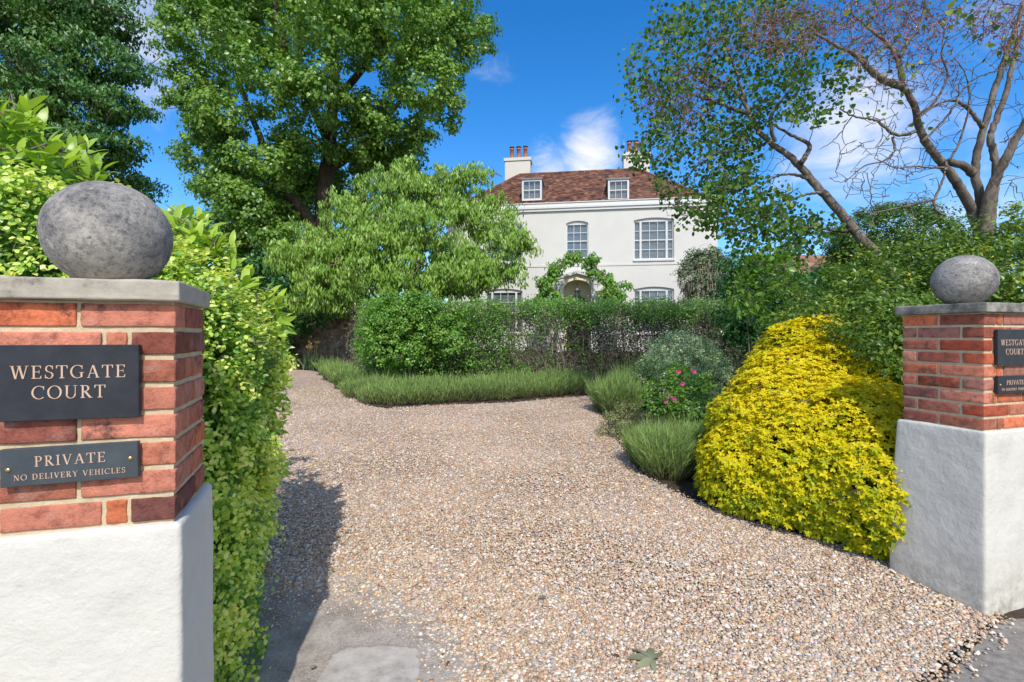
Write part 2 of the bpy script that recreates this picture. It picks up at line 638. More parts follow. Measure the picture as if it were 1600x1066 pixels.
def tile_mat():
    m, n, l, out = new_mat('clay_roof_tile')
    at = nd(n, 'ShaderNodeAttribute', attribute_name='colr')
    tc = n.new('ShaderNodeTexCoord')
    no = n.new('ShaderNodeTexNoise')
    no.inputs['Scale'].default_value = 1.6
    no.inputs['Detail'].default_value = 8
    no.inputs['Roughness'].default_value = 0.7
    l.new(tc.outputs['Object'], no.inputs['Vector'])
    r = ramp(n, [(.35, (.5, .5, .55)), (.52, (1, 1, 1)), (.7, (1.15, 1.1, 1.05))])
    l.new(no.outputs[0], r.inputs[0])
    mul = nd(n, 'ShaderNodeMix', data_type='RGBA', blend_type='MULTIPLY')
    mul.inputs['Factor'].default_value = 1
    l.new(at.outputs['Color'], mul.inputs['A'])
    l.new(r.outputs[0], mul.inputs['B'])
    p = n.new('ShaderNodeBsdfPrincipled')
    p.inputs['Roughness'].default_value = 0.9
    p.inputs['Specular IOR Level'].default_value = 0.2
    l.new(mul.outputs['Result'], p.inputs['Base Color'])
    l.new(p.outputs[0], out.inputs[0])
    return m


def worn_concrete():
    m, n, l, out = new_mat('worn_concrete')
    tc = n.new('ShaderNodeTexCoord')
    vo = n.new('ShaderNodeTexVoronoi')
    vo.inputs['Scale'].default_value = 120
    l.new(tc.outputs['Object'], vo.inputs['Vector'])
    sep = n.new('ShaderNodeSeparateColor')
    l.new(vo.outputs['Color'], sep.inputs[0])
    r = ramp(n, [(0, (.2, .17, .15)), (.3, (.36, .3, .25)), (.55, (.48, .42, .37)), (.8, (.38, .28, .2)), (1, (.6, .56, .52))], 'CONSTANT')
    l.new(sep.outputs[0], r.inputs[0])
    no = n.new('ShaderNodeTexNoise')
    no.inputs['Scale'].default_value = 7
    no.inputs['Detail'].default_value = 10
    no.inputs['Roughness'].default_value = .7
    l.new(tc.outputs['Object'], no.inputs['Vector'])
    r2 = ramp(n, [(.3, (.2, .17, .145)), (.5, (.38, .335, .29)), (.7, (.54, .5, .45))])
    l.new(no.outputs[0], r2.inputs[0])
    mx = nd(n, 'ShaderNodeMix', data_type='RGBA')
    mx.inputs['Factor'].default_value = .32
    l.new(r2.outputs[0], mx.inputs['A'])
    l.new(r.outputs[0], mx.inputs['B'])
    p = n.new('ShaderNodeBsdfPrincipled')
    p.inputs['Roughness'].default_value = .9
    p.inputs['Specular IOR Level'].default_value = .2
    l.new(mx.outputs['Result'], p.inputs['Base Color'])
    ad = nd(n, 'ShaderNodeMath', operation='SUBTRACT')
    l.new(no.outputs[0], ad.inputs[0])
    l.new(vo.outputs['Distance'], ad.inputs[1])
    b = n.new('ShaderNodeBump')
    b.inputs['Strength'].default_value = .6
    b.inputs['Distance'].default_value = .004
    l.new(ad.outputs[0], b.inputs['Height'])
    l.new(b.outputs[0], p.inputs['Normal'])
    l.new(p.outputs[0], out.inputs[0])
    return m


M = {}
M['brick'] = brick_mat()
M['mortar'] = noise_mat('mortar', [(.3, (.5, .4, .25)), (.7, (.68, .57, .39))], 30, bump=.7, bscale=150, bdist=.004)
M['stone'] = stone_mat()
M['coping'] = noise_mat('coping_stone', [(.28, (.16, .14, .11)), (.4, (.38, .34, .28)), (.7, (.52, .47, .39))], 12, 9, bump=.5, bscale=90, bdist=.004)
M['coping_dark'] = noise_mat('coping_stone_weathered', [(.3, (.07, .07, .065)), (.5, (.22, .21, .18)), (.72, (.42, .4, .34))], 14, 9, bump=.5, bscale=90, bdist=.004)
M['plinth'] = plaster_mat('painted_plinth', (.635, .61, .55), .7)
M['slate'] = noise_mat('slate_plaque', [(.3, (.022, .024, .03)), (.7, (.04, .043, .052))], 16, 9, rough=.5, bump=.15, bscale=120, bdist=.001)
M['slate_pale'] = noise_mat('slate_plaque_pale', [(.3, (.045, .056, .066)), (.7, (.075, .088, .1))], 16, 9, rough=.5, bump=.15, bscale=120, bdist=.001)
M['letters'] = plain('incised_letter_paint', (.62, .42, .3), .6)
M['brass'] = metal_mat('brass_screw', (.62, .42, .2), .35)
M['gravel_sheet'] = gravel_mat()
M['stones'] = attr_mat('gravel_stone', .8, .2)
M['soil'] = noise_mat('garden_soil', [(.3, (.035, .024, .016)), (.7, (.09, .065, .042))], 6, 8, bump=.8, bscale=40, bdist=.02)
M['asphalt'] = noise_mat('asphalt', [(.3, (.16, .143, .125)), (.7, (.36, .325, .285))], 18, 9, bump=.8, bscale=220, bdist=.004)
M['concrete'] = worn_concrete()
M['slab'] = noise_mat('concrete_slab', [(.3, (.3, .265, .23)), (.5, (.45, .41, .365)), (.7, (.55, .51, .46))], 14, 10, bump=.5, bscale=160, bdist=.003)
M['render'] = noise_mat('white_render', [(.3, (.61, .6, .565)), (.7, (.67, .66, .625))], 1.2, 8, rough=.8, bump=.15, bscale=14, bdist=.01)
M['white'] = plain('white_paint', (.65, .65, .64), .45)
M['cream'] = plain('cream_porch_paint', (.84, .77, .56), .7)
M['tile'] = tile_mat()
M['lead'] = noise_mat('lead_flashing', [(.3, (.16, .17, .2)), (.7, (.28, .29, .33))], 5, 6, rough=.6, bump=0)
M['pot'] = noise_mat('terracotta_pot', [(.3, (.42, .15, .08)), (.7, (.55, .23, .13))], 6, 6, bump=0)
M['black'] = plain('black_metal', (.02, .02, .022), .45)
M['glass'] = glass_mat()
M['blind'] = plain('white_blind', (.36, .37, .38), .6)
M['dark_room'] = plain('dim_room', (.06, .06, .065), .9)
M['door'] = plain('black_door_paint', (.02, .022, .022), .35)
M['galv'] = metal_mat('aerial_metal', (.5, .5, .5), .4)
M['bark'] = noise_mat('grey_bark', [(.3, (.07, .054, .044)), (.52, (.17, .138, .112)), (.74, (.34, .295, .25))], 9, 9, bump=.9, bscale=26, bdist=.02, stretch=(1, 1, .45))
M['bark_dark'] = noise_mat('dark_bark', [(.3, (.035, .027, .02)), (.7, (.12, .09, .065))], 4, 9, bump=.9, bscale=14, bdist=.05, stretch=(1, 1, .35))
M['twig'] = noise_mat('twig_bark', [(.3, (.12, .09, .065)), (.7, (.26, .21, .16))], 12, 5, bump=0)
M['twig_grey'] = noise_mat('grey_twig', [(.3, (.14, .11, .088)), (.7, (.36, .29, .235))], 12, 5, bump=0)
M['flint'] = noise_mat('flint_wall', [(.3, (.06, .05, .045)), (.5, (.2, .16, .13)), (.75, (.42, .37, .32))], 7, 9, bump=.9, bscale=18, bdist=.03)
M['oldbrick'] = None


# ------------------------------------------------------------------ ground, drive, pavement
def sheet(name, poly, mat, dz, cuts=(), label=None):
    bm = bmesh.new()
    vs = [bm.verts.new((x, y, 0)) for x, y in poly]
    tri = tessellate_polygon([[Vector((x, y, 0)) for x, y in poly]])
    for t in tri:
        try:
            bm.faces.new([vs[i] for i in t])
        except ValueError:
            pass
    bmesh.ops.recalc_face_normals(bm, faces=bm.faces)
    for c in cuts:
        bmesh.ops.bisect_plane(bm, geom=bm.verts[:] + bm.edges[:] + bm.faces[:], plane_co=(0, c, 0), plane_no=(0, 1, 0))
    for v in bm.verts:
        v.co.z = float(hgt(v.co.y)) + dz
    for f in bm.faces:
        if f.normal.z < 0:
            f.normal_flip()
    b = Buf()
    b.bm(bm)
    bm.free()
    o = b.build(name, mat, None, smooth=False)
    o['kind'] = 'structure'
    return o


CUTS = [2.5, 2.6, 2.7, 2.8, 2.9, 3.0, 3.15, 3.3, 4, 6, 10, 15, 20, 24]
sheet('ground', [(-400, -200), (400, -200), (400, 900), (-400, 900)], M['soil'], 0.0, CUTS)
DRIVE = [(-1.6, 2.2), (-1.45, 3.0), (-2.4, 3.5), (-10, 2.6), (-10, 16), (-5.9, 14.2), GP(505, 583), GP(512, 594), GP(540, 618), GP(570, 634), GP(600, 640),
         GP(700, 634), GP(800, 630), GP(925, 619), GP(940, 650), GP(960, 685), GP(1000, 742), GP(1060, 775), GP(1120, 800), GP(1250, 838),
         GP(1330, 858), GP(1402, 888), (2.62, 2.95), (2.66, 2.66), (2.2, 2.4), (1.84, 2.2), (1.5, 1.9), (0.0, 1.6), (-.3, 2.2), (-.5, 2.45), (-1.0, 2.75)]
sheet('driveway', DRIVE, M['gravel_sheet'], 0.012, CUTS)
sheet('pavement', [(-12, -6), (12, -6), (12, 2.66), (2.9, 2.66), (2.66, 2.64), (1.9, 2.15), (1.5, 1.85), (0, 1.55), (-12, 1.3)], M['asphalt'], 0.006, [2.5])
sheet('path', [(-1.62, 1.5), (.05, 1.58), (-.05, 2.1), (-.22, 2.4), (-.42, 2.65), (-.75, 2.9), (-1.1, 3.1), (-1.6, 3.3)],
      M['concrete'], 0.017, CUTS)
sb = Buf()
bm = bmesh.new()
slab = [GP(508, 1052), GP(520, 1030), GP(545, 1018), GP(600, 1016), GP(650, 1020), GP(655, 1040), GP(652, 1075), (-.42, 1.7), (-.9, 1.7)]
rag = []
for i in range(len(slab)):
    p, q = np.array(slab[i]), np.array(slab[(i + 1) % len(slab)])
    for t in np.linspace(0, 1, 7)[:-1]:
        rag.append(tuple(p + (q - p) * t + (RNG.normal(0, .006, 2) if t else 0)))
slab = rag
vs = [bm.verts.new((x, y, 0)) for x, y in slab]
f = bm.faces.new(vs)
r = bmesh.ops.extrude_face_region(bm, geom=[f])
for v in r['geom']:
    if isinstance(v, bmesh.types.BMVert):
        v.co.z += 0.021
bmesh.ops.recalc_face_normals(bm, faces=bm.faces)
sb.bm(bm)
bm.free()
so_ = sb.build('concrete_slab', M['slab'], None, smooth=False)
tag(so_, kind='structure')


# gravel: every near stone is real geometry
def inside(poly, x, y):
    n = len(poly)
    c = np.zeros(len(x), bool)
    for i in range(n):
        x0, y0 = poly[i]
        x1, y1 = poly[i - 1]
        k = ((y0 > y) != (y1 > y)) & (x < (x1 - x0) * (y - y0) / (y1 - y0 + 1e-12) + x0)
        c ^= k
    return c


def gravel():
    g = np.random.default_rng(3)
    N = 430000
    Y = 1.95 + 9.0 * g.random(N) ** 1.35
    X = (g.random(N) * 2.1 - 0.62) * Y
    k = (X > -4.6) & (X < 3.2)
    X, Y = X[k], Y[k]
    # ragged spread beyond the drive edge
    jx, jy = g.normal(size=(2, len(X))) * 0.045
    k = inside(DRIVE, X + jx, Y + jy)
    CONC = [(-1.7, 1.5), (-.05, 1.5), (-.16, 2.1), (-.33, 2.36), (-.52, 2.6), (-.85, 2.82), (-1.25, 2.92), (-1.7, 2.95)]
    conc = inside(CONC, X + 1.6 * jx, Y + 1.6 * jy)
    slabin = inside(slab, X, Y)
    k &= ~(conc & (g.random(len(X)) > .42)) & ~(slabin & (g.random(len(X)) > .16))
    extra = inside([(1.3, 1.9), (1.84, 2.0), (2.3, 2.3), (2.75, 2.6), (2.66, 2.7), (1.5, 2.1)], X, Y) & (g.random(len(X)) < .045)
    k |= extra
    X, Y, conc = X[k], Y[k], conc[k] | slabin[k]
    n = len(X)
    ico = bmesh.new()
    bmesh.ops.create_icosphere(ico, subdivisions=1, radius=1)
    tv = np.array([v.co for v in ico.verts])
    tf = np.array([[v.index for v in f.verts] for f in ico.faces])
    ico.free()
    size = np.clip(g.lognormal(math.log(.0067), .36, n), .003, .017)
    size = size * np.where(conc, .55, 1)
    sc = size[:, None] * np.stack([g.uniform(.8, 1.45, n), g.uniform(.7, 1.1, n), g.uniform(.42, .8, n)], 1)
    V = tv[None] * (1 + .17 * g.normal(size=(n, len(tv), 1))) * sc[:, None]
    # random tilt and spin
    a, b, c = g.random((3, n)) * 2 * math.pi
    b = g.normal(0, .38, n)
    ca, sa, cb, sb_ = np.cos(a)[:, None], np.sin(a)[:, None], np.cos(b)[:, None], np.sin(b)[:, None]
    x, y, z = V[..., 0], V[..., 1], V[..., 2]
    y, z = y * cb - z * sb_, y * sb_ + z * cb
    x, y = x * ca - y * sa, x * sa + y * ca
    lump = .006 * np.sin(X * 2.7 + 1.3 * np.sin(Y * 1.9)) + .005 * np.sin(Y * 4.1 + X)
    Z0 = hgt(Y) + .014 + lump.clip(-.004, 1) + g.uniform(0, .008, n)
    V = np.stack([x + X[:, None], y + Y[:, None], z + Z0[:, None]], -1)
    pal = np.array([(.55, .39, .27), (.63, .5, .38), (.46, .27, .15), (.72, .64, .56), (.8, .77, .73), (.33, .33, .35), (.2, .2, .22),
                    (.52, .42, .38), (.5, .3, .17), (.62, .6, .58)])
    w = np.array([.22, .2, .15, .13, .05, .07, .045, .07, .065, .05])
    ci = g.choice(len(pal), n, p=w / w.sum())
    colr = (pal[ci] * .82 + np.array((.58, .47, .36)) * .22) * g.uniform(.82, 1.14, (n, 1)) * g.uniform(.95, 1.05, (n, 3)) * np.array((1.0, .985, .93))
    buf = Buf()
    off = (np.arange(n) * len(tv))[:, None, None]
    buf.add(V.reshape(-1, 3), [(off + tf[None]).reshape(-1, 3)], .5, np.repeat(colr, len(tv), 0))
    o = buf.build('gravel', M['stones'])
    tag(o, 'loose tan and grey pea gravel covering the near drive', 'gravel', kind='stuff')


gravel()


# ------------------------------------------------------------------ lettering (Roman capitals drawn as strokes)
def glyph(ch):
    """polygons on a unit cap height, and the advance"""
    T, t, s = .115, .042, .03
    R = []

    def rect(x0, x1, y0, y1):
        R.append([(x0, y0), (x1, y0), (x1, y1), (x0, y1)])

    def serif(xc, y, w):
        if y < .5:
            R.append([(xc - w, 0), (xc + w, 0), (xc + w, s), (xc + T * .55, s * 2), (xc - T * .55, s * 2), (xc - w, s)])
        else:
            R.append([(xc - w, 1), (xc - w, 1 - s), (xc - T * .55, 1 - 2 * s), (xc + T * .55, 1 - 2 * s), (xc + w, 1 - s), (xc + w, 1)])

    def stem(xc, ser=True):
        rect(xc - T / 2, xc + T / 2, .01, .99)
        if ser:
            serif(xc, 0, .15)
            serif(xc, 1, .15)

    def slant(xa, ya, xb, yb, w):
        R.append([(xa - w / 2, ya), (xa + w / 2, ya), (xb + w / 2, yb), (xb - w / 2, yb)])

    def ring(cx, cy, rx, ry, a0, a1, wx=T, wy=t, n=22, yoff=0):
        prev = None
        for i in range(n + 1):
            a = math.radians(a0 + (a1 - a0) * i / n)
            o = (cx + rx * math.cos(a), cy + ry * math.sin(a))
            q = (cx + (rx - wx) * math.cos(a), cy + (ry - wy) * math.sin(a))
            if prev:
                R.append([prev[0], o, q, prev[1]])
            prev = (o, q)

    adv = .8
    if ch == 'I':
        stem(.18); adv = .36
    elif ch == 'T':
        stem(.37, False); serif(.37, 0, .16); rect(.02, .72, 1 - t, 1)
        R.append([(.02, 1 - t), (.02, .76), (.06, .76), (.1, 1 - t)]); R.append([(.64, 1 - t), (.68, .76), (.72, .76), (.72, 1 - t)]); adv = .74
    elif ch == 'E':
        stem(.18); rect(.18, .6, 1 - t, 1); rect(.18, .52, .5, .5 + t); rect(.18, .62, 0, t)
        R.append([(.53, 1 - t), (.57, .79), (.61, .79), (.61, 1 - t)]); R.append([(.55, t), (.6, .22), (.64, .22), (.63, t)])
        R.append([(.49, .4), (.52, .4), (.52, .65), (.49, .65)]); adv = .68
    elif ch == 'L':
        stem(.18); rect(.18, .6, 0, t); R.append([(.53, t), (.58, .25), (.63, .25), (.61, t)]); adv = .64
    elif ch == 'H':
        stem(.18); stem(.66); rect(.2, .64, .5, .5 + t); adv = .84
    elif ch == 'P':
        stem(.18); ring(.3, .74, .3, .26, -90, 90); rect(.18, .3, 1 - t, 1); rect(.18, .3, .48, .48 + t); adv = .64
    elif ch == 'R':
        stem(.18); ring(.3, .75, .29, .25, -90, 90); rect(.18, .3, 1 - t, 1); rect(.18, .32, .5, .5 + t)
        slant(.33, .5, .66, .0, .15); rect(.58, .8, 0, s); adv = .76
    elif ch == 'D':
        stem(.18); ring(.36, .5, .42, .5, -90, 90); rect(.18, .36, 1 - t, 1); rect(.18, .36, 0, t); adv = .84
    elif ch == 'O':
        ring(.46, .5, .44, .52, 0, 360, n=40); adv = .92
    elif ch == 'C':
        ring(.47, .5, .45, .52, 48, 312, n=34); R.append([(.73, .98), (.73, .7), (.77, .7), (.78, .98)]); adv = .82
    elif ch == 'G':
        ring(.47, .5, .45, .52, 48, 300, n=34); R.append([(.73, .98), (.73, .7), (.77, .7), (.78, .98)])
        rect(.66, .66 + T, .06, .42); rect(.58, .88, .42, .42 + s); adv = .9
    elif ch == 'S':
        ring(.3, .755, .24, .265, 30, 270, wx=.1, n=20); ring(.3, .245, .26, .265, -150, 90, wx=.1, n=20)
        R.append([(.46, .98), (.48, .72), (.52, .72), (.52, .98)]); R.append([(.05, .02), (.05, .3), (.09, .3), (.11, .02)]); adv = .58
    elif ch == 'A':
        slant(.13, 0.01, .4, .99, t * 1.3); slant(.7, 0.01, .42, .99, T * 1.05); rect(.24, .58, .33, .33 + t); rect(.02, .25, 0, s); rect(.56, .84, 0, s); adv = .84
    elif ch == 'V':
        slant(.41, 0, .15, .99, T * 1.05); slant(.42, 0.0, .7, .99, t * 1.3); rect(.01, .28, 1 - s, 1); rect(.58, .82, 1 - s, 1); adv = .82
    elif ch == 'W':
        slant(.36, 0, .15, .99, T); slant(.37, 0, .56, .99, t * 1.3); slant(.8, 0, .58, .99, T); slant(.81, 0, 1.03, .99, t * 1.3)
        rect(.01, .28, 1 - s, 1); rect(.44, .7, 1 - s, 1); rect(.92, 1.15, 1 - s, 1); adv = 1.14
    elif ch == 'N':
        rect(.15, .15 + t, .01, .99); rect(.7, .7 + t, .01, .99); slant(.17, .99, .7, .01, T * 1.1); rect(.04, .28, 0, s); rect(.02, .2, 1 - s, 1); rect(.6, .84, 1 - s, 1); adv = .86
    elif ch == 'U':
        rect(.17 - T / 2, .17 + T / 2, .3, .99); rect(.66, .66 + t, .3, .99); ring(.405, .32, .305, .34, 180, 360, wx=.09); rect(.02, .32, 1 - s, 1); rect(.56, .82, 1 - s, 1); adv = .84
    elif ch == 'Y':
        rect(.4 - T / 2, .4 + T / 2, .01, .46); serif(.4, 0, .16); slant(.4, .44, .14, .99, T); slant(.42, .44, .68, .99, t * 1.3); rect(.01, .28, 1 - s, 1); rect(.56, .8, 1 - s, 1); adv = .8
    elif ch == ' ':
        adv = .42
    return R, adv


def lettering(buf, text, cx, cz, h, track=.1, squeeze=1.0, depth=.0012):
    """letters on the plane y = 0, standing out towards -y"""
    gl = [glyph(c) for c in text]
    wtot = sum(a + track for _, a in gl) - track
    x = cx - wtot * h * squeeze / 2
    q = 0
    for polys, adv in gl:
        for p in polys:
            q = (q + 1) % 7
            d = depth + q * .00006
            pts = [(x + px * h * squeeze, cz + (py - .5) * h) for px, py in p]
            ar = sum(pts[i - 1][0] * pts[i][1] - pts[i][0] * pts[i - 1][1] for i in range(len(pts)))
            if ar < 0:
                pts = pts[::-1]
            n = len(pts)
            V = [(a, -d, b) for a, b in pts] + [(a, .0005, b) for a, b in pts]
            fs = [np.arange(n)[None]] + [np.array([[(i + 1) % n, i, n + i, n + (i + 1) % n]]) for i in range(n)]
            buf.add(V, fs)
        x += (adv + track) * h * squeeze


# ------------------------------------------------------------------ gate pillars
def rot2(deg):
    a = math.radians(deg)
    return np.array((math.cos(a), math.sin(a)))


class Pillar:
    def __init__(self, corner, du, dv, sgn):
        self.o = np.array(corner)
        self.u, self.v, self.s = rot2(du), rot2(dv), sgn
        self.du = du

    def w(self, V):
        """pillar coordinates (along front, into drive depth, up) to world"""
        V = np.asarray(V, float)
        xy = self.o + V[..., 0:1] * self.u + V[..., 1:2] * self.v
        return np.concatenate([xy, V[..., 2:3]], -1)


def rounded(x0, x1, y0, y1, z0, z1, bev, segs=2, cuts=0, amp=0.0, fr=6.0, seed=0, jit=0.0):
    bm = bmesh.new()
    bmesh.ops.create_cube(bm, size=1)
    for v in bm.verts:
        v.co = Vector(((x0 + x1) / 2 + v.co.x * (x1 - x0), (y0 + y1) / 2 + v.co.y * (y1 - y0), (z0 + z1) / 2 + v.co.z * (z1 - z0)))
    if bev:
        bmesh.ops.bevel(bm, geom=bm.edges[:], offset=bev, segments=segs, affect='EDGES', profile=.5)
    if cuts:
        es = [e for e in bm.edges if e.calc_length() > bev * 4]
        bmesh.ops.subdivide_edges(bm, edges=es, cuts=cuts, use_grid_fill=True)
    if amp or jit:
        bm.normal_update()
        for v in bm.verts:
            p = v.co * fr + Vector((seed * 3.1, seed * 1.7, seed))
            v.co += v.normal * amp * (noise.noise(p) + .5 * noise.noise(p * 2.3))
            if jit:
                v.co += Vector((random.gauss(0, jit), random.gauss(0, jit), random.gauss(0, jit)))
    return bm


BRICKS = [(.64, .18, .085), (.56, .2, .12), (.68, .2, .09), (.46, .16, .1), (.58, .25, .17), (.62, .15, .07), (.38, .16, .12), (.56, .21, .14)]


def pillar(name, label, pl, W, Dp, zp, zb, rows, zc, cop_mat, dark):
    root = thing(name, label, 'pillar', (pl.o[0], pl.o[1], 0), 'gate pillars')
    org = (pl.o[0], pl.o[1], 0)
    sg = pl.s          # -1: the pillar lies towards negative u from its corner, +1: positive
    rs = random.Random(31 if sg < 0 else 77)

    def X(a0, a1):
        return (min(sg * a0, sg * a1), max(sg * a0, sg * a1))

    # plinth
    b = Buf()
    a0, a1 = X(-.016 if sg > 0 else -.02, W + .02)
    bm = rounded(a0, a1, -.016, Dp + .03, -.12, zp, .016, 3, 22, .006, 5.0, 3 + sg)
    for v in bm.verts:     # batters out towards the foot
        k = max(0, (zp - v.co.z) / zp)
        if v.co.y > Dp * .5:
            v.co.y += (.05 if sg > 0 else .02) * k
    b.bm(bm)
    bm.free()
    b.V[-1] = pl.w(b.V[-1])
    b.build('plinth', M['plinth'], root, org)
    # mortar core
    b = Buf()
    a0, a1 = X(.006, W - .006)
    b.box(a0, a1, .006, Dp - .006, zp - .02, zc - .001)
    b.V[-1] = pl.w(b.V[-1])
    b.build('mortar', M['mortar'], root, org, smooth=False)
    # bricks: each course built round the core
    b = Buf()
    ch = (zb - zp) / rows
    J = .0145

    def brick(a0, a1, b0, b1, z0, z1):
        x0, x1 = X(a0, a1)
        bm = rounded(x0, x1, b0, b1, z0, z1, .003, 2, 3, .0016, 55.0, rs.random() * 50, .0005)
        c = np.array(rs.choice(BRICKS)) * rs.uniform(.8, 1.2)
        if rs.random() < dark:
            c = c * np.array((.62, .55, .6))
        b.bm(bm, .5, np.clip(c, 0, 1))
        bm.free()
        b.V[-1] = pl.w(b.V[-1])

    for r in range(rows):
        z0 = zp + r * ch + J * .5
        z1 = z0 + ch - J
        dd = lambda: rs.uniform(-.002, .002)
        flip = r % 2
        if flip:                                     # stretcher on the front corner
            spans_f = [(0, .216), (.226, .442), (.452, W)]
            first = .103
            spans_s = [(first + J, first + J + .215), (first + J + .226, Dp)]
        else:
            spans_f = [(0, .103), (.114, .16), (.171, .386), (.397, W)] if sg < 0 or r % 4 == 0 else [(0, .07), (.08, .11), (.122, .337), (.348, W)]
            first = .215
            spans_s = [(first + J, Dp)]
        for i, (p, q) in enumerate(spans_f):
            q = min(q, W)
            if q - p < .02:
                continue
            brick(p, q, dd(), first if i == 0 else .1, z0, z1)
        for p, q in spans_s:
            q = min(q, Dp)
            if q - p < .02:
                continue
            brick(dd(), .1, p, q, z0, z1)
        # far and back faces
        brick(W - .1, W, .112, Dp, z0, z1)
        brick(.112, W - .112, Dp - .1, Dp, z0, z1)
    b.build('brickwork', M['brick'], root, org)
    # coping
    b = Buf()
    a0, a1 = X(-.028 if sg > 0 else -.016, W + .03)
    bm = rounded(a0, a1, -.028, Dp + (.03 if sg > 0 else .008), zc, zc + .055, .005, 2, 10, .0022, 18, 9, .0004)
    b.bm(bm)
    bm.free()
    b.V[-1] = pl.w(b.V[-1])
    b.build('coping', cop_mat, root, org)
    return root


def ball(name, label, pl, a, bb, zt, R):
    c = pl.w(np.array([[a, bb, 0.0]]))[0]
    bm = bmesh.new()
    bmesh.ops.create_uvsphere(bm, u_segments=64, v_segments=40, radius=R)
    for v in bm.verts:
        p = v.co * 14
        v.co *= 1 + .006 * noise.noise(p) + .003 * noise.noise(p * 3)
    b = Buf()
    b.bm(bm)
    bm.free()
    V = b.V[0]
    V[:, 2] = np.maximum(V[:, 2] + R, .007)      # bedded on a small flat
    V[:, 2] -= .007
    o = b.build(name, M['stone'])
    o.location = (c[0], c[1], zt)
    tag(o, label, 'stone ball', 'stone ball finials on the gate pillars')
    return o


PL = Pillar((-.915, 1.314), 15.0, 111.5, -1)
PR = Pillar((2.615, 2.675), 18.0, 108.0, 1)
pillar('brick_pillar', 'near red brick gate pillar with pale coping beside the golden hedge', PL, .5, .35, 1.056, 1.652, 8, 1.653, M['coping'], .15)
pillar('brick_pillar', 'farther red brick gate pillar standing beyond the yellow shrub', PR, .5, .42, 1.03, 1.69, 9, 1.691, M['coping_dark'], .3)
b1 = ball('stone_ball', 'large looking grey stone ball on the near pillar beside the golden hedge', PL, -.203, .15, 1.706, .1515)
b2 = ball('stone_ball', 'grey stone ball on the farther pillar against the dark green hedge', PR, .19, .2, 1.744, .155)
b2.rotation_euler = (0, 0, 2.2)


def plaque(name, label, pl, a0, a1, zb, zt, mat, lines, screws, tilt=0.0):
    ac, zc = (a0 + a1) / 2, (zb + zt) / 2
    w, h = (a1 - a0) / 2, (zt - zb) / 2
    c = pl.w(np.array([[ac, -.004, zc]]))[0]
    bm = rounded(-w, w, -.016, .0, -h, h, .0012, 1)
    b = Buf()
    b.bm(bm)
    bm.free()
    o = b.build(name, mat, None, smooth=False)
    o.location = c
    o.rotation_euler = (0, math.radians(tilt), math.radians(pl.du))
    tag(o, label, 'sign', 'slate name plaques on the gate pillars')
    t = Buf()
    for txt, x, z, hh, tr, sq in lines:
        lettering(t, txt, x, z, hh, tr, sq)
    t.V = [v + np.array((0, -.0162, 0)) for v in t.V]
    l = t.build('lettering', M['letters'], o, smooth=False)
    for sx, sz in screws:
        s = Buf()
        bm = bmesh.new()
        bmesh.ops.create_uvsphere(bm, u_segments=16, v_segments=10, radius=.006)
        for v in bm.verts:
            v.co.y *= .6
            v.co += Vector((sx, -.0165, sz))
        s.bm(bm)
        bm.free()
        s.build('screw', M['brass'], o)
    return o


NAME = [('WESTGATE', -.002, .027, .0325, .125, 1.06), ('COURT', -.002, -.0245, .0325, .13, 1.06)]
PRIV = [('PRIVATE', .0, .013, .0255, .13, 1.06), ('NO DELIVERY VEHICLES', .0, -.025, .0138, .14, 1.06)]
plaque('name_plaque', 'black slate plaque reading WESTGATE COURT on the near pillar', PL, -.378, -.078, 1.346, 1.537, M['slate'], NAME, [])
plaque('notice_plaque', 'tilted grey slate plaque reading PRIVATE on the near pillar', PL, -.374, -.08, 1.185, 1.279, M['slate_pale'], PRIV, [(-.13, -.004), (.13, .004)], -1.0)
plaque('name_plaque', 'black slate plaque reading WESTGATE COURT on the farther pillar', PR, .078, .375, 1.396, 1.596, M['slate'], NAME, [])
plaque('notice_plaque', 'narrow dark slate plaque reading PRIVATE on the farther pillar', PR, .082, .375, 1.236, 1.335, M['slate'], PRIV, [(-.13, .0), (.13, .0)], 0.6)


# ------------------------------------------------------------------ the white house
HC = (2.97, 22.0)
HA = -8.2
hu, hv = rot2(HA), rot2(HA + 90)


def fs(px, d=0.0):
    k = (px - 800) / F
    ox, oy = HC[0] + hv[0] * d, HC[1] + hv[1] * d
    return (k * oy - ox) / (hu[0] - k * hu[1])


def fz(px, py, d=0.0):
    s = fs(px, d)
    Z = HC[1] + hv[1] * d + s * hu[1]
    return EYE + (HY - py) / F * Z


GZ = 0.93
house = thing('white_house', 'large white rendered house with hipped red tile roof beyond the hedge', 'house', (HC[0], HC[1], 0), rz=math.radians(HA))
HW, HD = 6.08, 6.7
ZP = fz(970, 314)         # parapet top
ZC0, ZC1 = fz(970, 326), fz(970, 322)


def arch(s0, s1, z0, zs, zr, n=10):
    """opening outline with a shallow segmental head, anticlockwise"""
    p = [(s0, z0), (s1, z0)]
    for i in range(n + 1):
        t = i / n
        p.append((s1 + (s0 - s1) * t, zs + (zr - zs) * (1 - (2 * t - 1) ** 2)))
    return p


